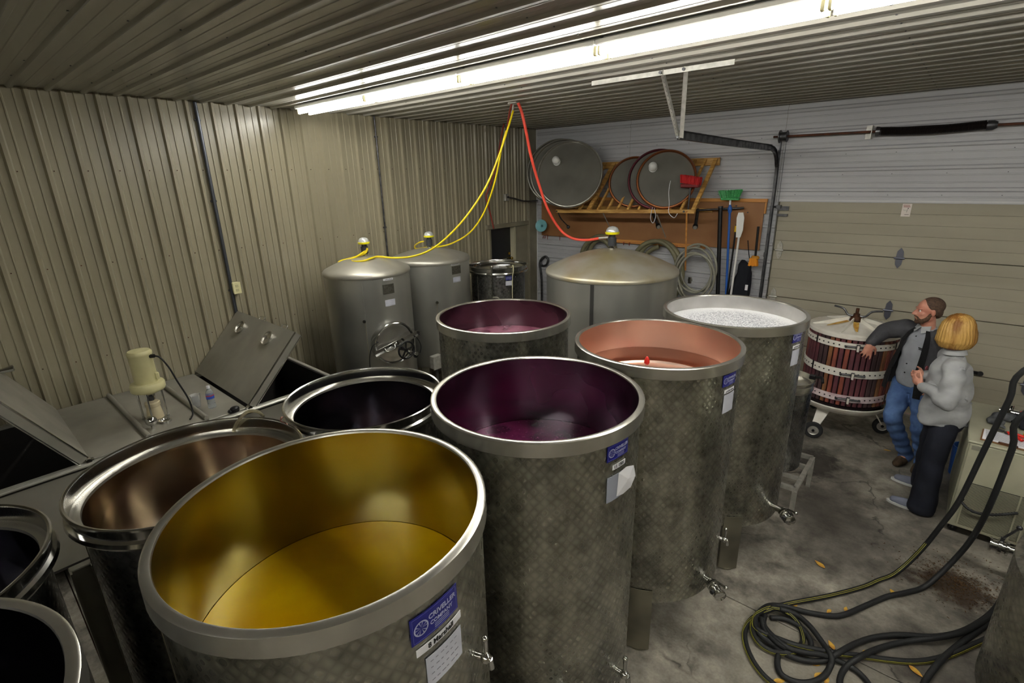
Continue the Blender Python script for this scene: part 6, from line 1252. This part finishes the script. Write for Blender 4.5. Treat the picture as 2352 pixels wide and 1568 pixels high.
for k in range(4): limb(mb, [((6.48 + 0.022 * k, -1.86 - 0.01 * k, 0.868), .018), ((6.51 + 0.02 * k, -1.92 - 0.01 * k, 0.862), .015), ((6.535 + 0.018 * k, -1.97, 0.856), .012)], 10)
limb(mb, [((6.46, -1.83, 0.88), .035), ((6.54, -1.83, 0.88), .036)])
remesh('glove', mb, M_cloth, t, 0.008, 2)
t = thing('pipe_fitting', 'polished steel fittings and small gauge behind the gloves on the chiller', 'fitting', (6.52, -1.66, 0.842))
obj('manifold', MB().cyl((6.40, -1.66, 0.868), (6.60, -1.68, 0.868), 0.024, n=14).cyl((6.47, -1.66, 0.868), (6.47, -1.66, 0.93), 0.016, n=12).cyl((6.44, -1.69, 0.868), (6.44, -1.62, 0.868), 0.032, n=14).cyl((6.55, -1.70, 0.868), (6.55, -1.63, 0.868), 0.032, n=14), M_polish, t)
obj('red_lever', MB().beam((6.53, -1.69, 0.90), (6.62, -1.75, 0.905), 0.022, 0.010), M_redp, t); gp = Vector((6.585, -1.62, 0.975))
ga = obj('pressure_gauge', MB().cyl((6.58, -1.64, 0.88), (6.585, -1.62, 0.94), 0.008, n=8).lathe([(0, 0.0), (0.036, 0.0), (0.038, 0.012), (0.034, 0.016)], gp, 24, axis=(-0.1, -0.9, 0.3)), M_galv, t); obj('gauge_face', MB().lathe([(0, 0.012), (0.034, 0.012), (0.034, 0.011), (0, 0.011)], gp, 24, axis=(-0.1, -0.9, 0.3)), M_paper, ga)
tag(obj('blue_bucket', MB().lathe([(0, 0.005), (0.085, 0.005), (0.10, 0.30), (0.108, 0.30), (0.108, 0.285), (0.09, 0.0), (0, 0.0)], (6.30, -1.28, 0), 32), M_bluep, org=(6.30, -1.28, 0)), 'blue plastic bucket on the floor just behind the chiller', 'bucket')

# ---------------------------------------------------------------- floor hoses
def fhose(lab, pts, r=0.0165, stripe=False, nm='floor_hose'):
    P_ = [Vector(p) for p in pts]
    if not stripe: return tag(obj(nm, MB().tube(P_, r, 10, sub=5), M_rubber, None, 180, org=tuple(P_[0])), lab, 'hose', 'black hoses on the concrete floor')
    t_ = thing(nm, lab, 'hose', tuple(P_[0]), 'black hoses on the concrete floor'); obj('hose_body', MB().tube(P_, r, 10, sub=5), M_rubber, t_, 180)
    S = smooth_path(P_, 5); nn = len(S)
    lo_ = max([i for i, p in enumerate(S) if p.z > 0.25] + [0]); S = S[lo_:]; nn = len(S)
    for off in (0.15, 0.75):
        q = []
        for i, p in enumerate(S):
            tt = (S[min(nn - 1, i + 1)] - S[max(0, i - 1)]).normalized(); sdv = UP.cross(tt); sdv = sdv.normalized() if sdv.length > .05 else Vector((1, 0, 0)); up_ = tt.cross(sdv).normalized()
            if up_.z < 0: up_ = -up_
            fr = Vector((0.0, -1, 0.35)); fr = (fr - tt * fr.dot(tt)).normalized(); ot = tt.cross(fr); d_ = (fr * cos(off) + ot * sin(off)).normalized(); q.append(p + d_ * (r - 0.0004))
        obj('yellow_line', MB().tube(q, 0.0015, 5, sub=1), M_stripe, t_, 180)
    return t_
H1 = [(7.3, -3.4, 3.6), (7.0, -3.38, 2.9), (6.60, -3.34, 2.1), (6.305, -3.300, 1.714), (6.285, -3.270, 1.507), (6.250, -3.200, 1.127), (6.208, -3.150, 0.691), (6.148, -3.140, 0.426), (6.077, -3.160, 0.186), (5.983, -3.273, 0.030), (5.892, -3.429, 0.017), (5.811, -3.582, 0.017), (5.651, -3.815, 0.017), (5.449, -4.076, 0.017), (5.339, -4.251, 0.017), (5.321, -4.406, 0.030), (5.374, -4.516, 0.030), (5.466, -4.537, 0.020), (5.570, -4.489, 0.040), (5.603, -4.337, 0.020), (5.553, -4.213, 0.020), (5.463, -4.176, 0.040), (5.376, -4.220, 0.050)]
fhose('black hose with yellow stripes, left one of the two rising to the right', H1, 0.0165, True)
H2 = [(7.5, -3.4, 3.6), (7.15, -3.38, 2.7), (6.70, -3.34, 1.9), (6.361, -3.300, 1.448), (6.364, -3.250, 1.191), (6.356, -3.180, 0.768), (6.328, -3.130, 0.443), (6.262, -3.150, 0.202), (6.157, -3.290, 0.030), (6.053, -3.442, 0.017), (5.961, -3.564, 0.017), (5.840, -3.790, 0.017), (5.770, -3.919, 0.017), (5.707, -3.992, 0.017), (5.582, -4.062, 0.017), (5.434, -4.118, 0.020), (5.355, -4.197, 0.030), (5.327, -4.332, 0.040), (5.364, -4.460, 0.040), (5.467, -4.487, 0.030), (5.566, -4.464, 0.030), (5.653, -4.403, 0.030)]
fhose('black hose, right one of the two rising past the chiller', H2, 0.0175)
fhose('black hose with yellow stripes running right along the floor from the coil', [(5.496, -4.178, 0.030), (5.386, -4.197, 0.045), (5.325, -4.332, 0.050), (5.341, -4.439, 0.050), (5.395, -4.459, 0.050), (5.484, -4.447, 0.050), (5.596, -4.420, 0.050), (5.763, -4.327, 0.040), (5.900, -4.221, 0.020), (6.023, -4.146, 0.017), (6.155, -4.052, 0.017), (6.284, -3.899, 0.017), (6.407, -3.698, 0.020), (6.528, -3.497, 0.030), (6.619, -3.368, 0.050)], 0.0165, True)
fhose('black hose sweeping up from the coil toward the cropped tank', [(5.380, -4.423, 0.020), (5.441, -4.473, 0.020), (5.548, -4.514, 0.030), (5.655, -4.473, 0.020), (5.738, -4.396, 0.020), (5.794, -4.318, 0.055), (5.855, -4.149, 0.020), (5.941, -4.012, 0.017), (6.064, -3.884, 0.017), (6.221, -3.771, 0.017), (6.344, -3.627, 0.020), (6.442, -3.453, 0.030), (6.513, -3.295, 0.060), (6.555, -3.152, 0.120), (6.52, -3.35, 0.20)], 0.0175)
fhose('black hose crossing under the sweeping one near the tank', [(5.844, -4.535, 0.017), (5.830, -4.474, 0.017), (5.842, -4.367, 0.017), (5.895, -4.268, 0.050), (5.982, -4.075, 0.017), (6.100, -3.916, 0.017), (6.248, -3.793, 0.050), (6.371, -3.615, 0.040), (6.495, -3.366, 0.050), (6.556, -3.200, 0.080)], 0.0175)
fhose('black hose running out of the bottom edge toward the cropped tank', [(6.194, -4.260, 0.017), (6.211, -4.153, 0.017), (6.258, -4.001, 0.045), (6.329, -3.784, 0.017), (6.425, -3.555, 0.017), (6.512, -3.354, 0.030), (6.589, -3.073, 0.060)], 0.0175)
fhose('black hose with yellow stripes leaving the coil at the bottom left', [(5.392, -4.220, 0.050), (5.313, -4.333, 0.020), (5.296, -4.451, 0.017), (5.322, -4.558, 0.017), (5.388, -4.658, 0.017), (5.468, -4.726, 0.017), (5.556, -4.758, 0.017), (5.640, -4.768, 0.017)], 0.0165, True)
fhose('black hose making the small round loop below the coil', [(5.511, -4.535, 0.020), (5.527, -4.610, 0.017), (5.566, -4.664, 0.017), (5.635, -4.660, 0.017), (5.705, -4.606, 0.017), (5.754, -4.517, 0.017), (5.770, -4.420, 0.020), (5.764, -4.383, 0.055), (5.701, -4.301, 0.050), (5.610, -4.214, 0.050), (5.515, -4.166, 0.045), (5.425, -4.192, 0.050)], 0.0175)
fhose('black hose leaving the coil toward the bottom edge beside the loop', [(5.357, -4.359, 0.060), (5.404, -4.438, 0.050), (5.510, -4.492, 0.055), (5.619, -4.459, 0.055), (5.720, -4.398, 0.050), (5.798, -4.350, 0.020), (5.879, -4.347, 0.017), (5.935, -4.375, 0.017), (5.979, -4.421, 0.017)], 0.0165)
fhose('innermost turn of black hose lying inside the coil', [(5.395, -4.277, 0.020), (5.477, -4.223, 0.020), (5.573, -4.235, 0.020), (5.641, -4.305, 0.020), (5.644, -4.387, 0.020), (5.567, -4.485, 0.060), (5.455, -4.458, 0.060), (5.383, -4.391, 0.050), (5.364, -4.288, 0.030)], 0.0165)

# ---------------------------------------------------------------- fallen leaves and litter
LV = [(780, 488, .045), (580, 805, .032), (850, 850, .026), (980, 832, .026), (1345, 708, .034), (870, 1110, .036), (755, 1262, .024), (770, 1340, .036), (470, 1385, .036), (1520, 1312, .042), (830, 1385, .030), (1118, 1162, .018)]
LP = [(5.534, -3.499, 0.004), (5.485, -4.048, 0.004), (5.678, -3.951, 0.004), (5.761, -3.856, 0.004), (5.988, -3.483, 0.004), (5.745, -4.236, 0.004), (5.705, -4.448, 0.004), (5.729, -4.514, 0.004), (5.564, -4.702, 0.004), (6.162, -4.118, 0.004), (5.772, -4.526, 0.004), (5.907, -4.163, 0.004), (5.710, -1.191, 0.000)]
LN = ['larger yellow leaf on the bare concrete between tanks and chiller', 'yellow leaf touching the top of the hose coil', 'small orange leaf left of the pair beneath the striped hose', 'small orange leaf right of the pair beneath the striped hose',
      'orange leaf against the black hose beside the brown litter', 'reddish leaf just right of the hose coil', 'tiny orange leaf inside the small hose loop', 'orange leaf lying on the small round hose loop', 'yellow leaf at the bottom edge left of the small loop',
      'broad yellow leaf near the bottom edge right of the hoses', 'brown yellow leaf at the bottom edge under the small loop', 'tiny orange leaf where the hoses cross', 'small yellow leaf on the floor between press and man']
for i, (p, lab) in enumerate(zip(LP, LN)):
    sz_ = (LV[i][2] if i < len(LV) else 0.035); a = random.uniform(0, 6.28); c = Vector((p[0], p[1], 0.003)); u = Vector((cos(a), sin(a), 0)); v = Vector((-sin(a), cos(a), 0)); k_ = 9; top = []; bot = []
    for j in range(k_): s_ = j / (k_ - 1); w = sin(pi * s_ ** 0.8) * 0.42 + .01; x_ = (s_ - .5) * 2; top.append(c + (u * x_ + v * w) * sz_ + UP * (0.010 * w + 0.004 * x_ * x_)); bot.append(c + (u * x_ - v * w) * sz_ + UP * (0.012 * w + 0.004 * x_ * x_))
    mid = [c + u * ((j / (k_ - 1) - .5) * 2) * sz_ + UP * 0.001 for j in range(k_)]
    vs = top + mid + bot; fs = [(r0 + j, r0 + j + 1, r0 + k_ + j + 1, r0 + k_ + j) for r0 in (0, k_) for j in range(k_ - 1)]
    tag(obj('fallen_leaf', MB().add(vs, fs), M_leaf, None, 180, org=tuple(c)), lab, 'leaf', 'fallen leaves on the concrete')
mb = MB(); rc = random.Random(3)
lc_ = (6.341, -3.071, 0.000)
for k in range(900):
    r_ = abs(rc.gauss(0, .55)); a = rc.uniform(0, 6.28); x_, y_ = lc_[0] + 0.36 * r_ * cos(a), lc_[1] + 0.30 * r_ * sin(a); l_ = rc.uniform(.004, .016); b = rc.uniform(0, 6.28); z_ = rc.uniform(0.001, .008)
    mb.beam((x_, y_, z_), (x_ + l_ * cos(b), y_ + l_ * sin(b), z_ + rc.uniform(-.001, .003)), rc.uniform(.002, .006), 0.0015)
tag(obj('dry_litter', mb, mat('litter_mix', (58, 42, 26), 0.95, col2=(110, 84, 54), scale=90), org=(lc_[0], lc_[1], 0)), 'patch of brown crumbled leaf litter by the black hose', 'litter', kind='stuff')
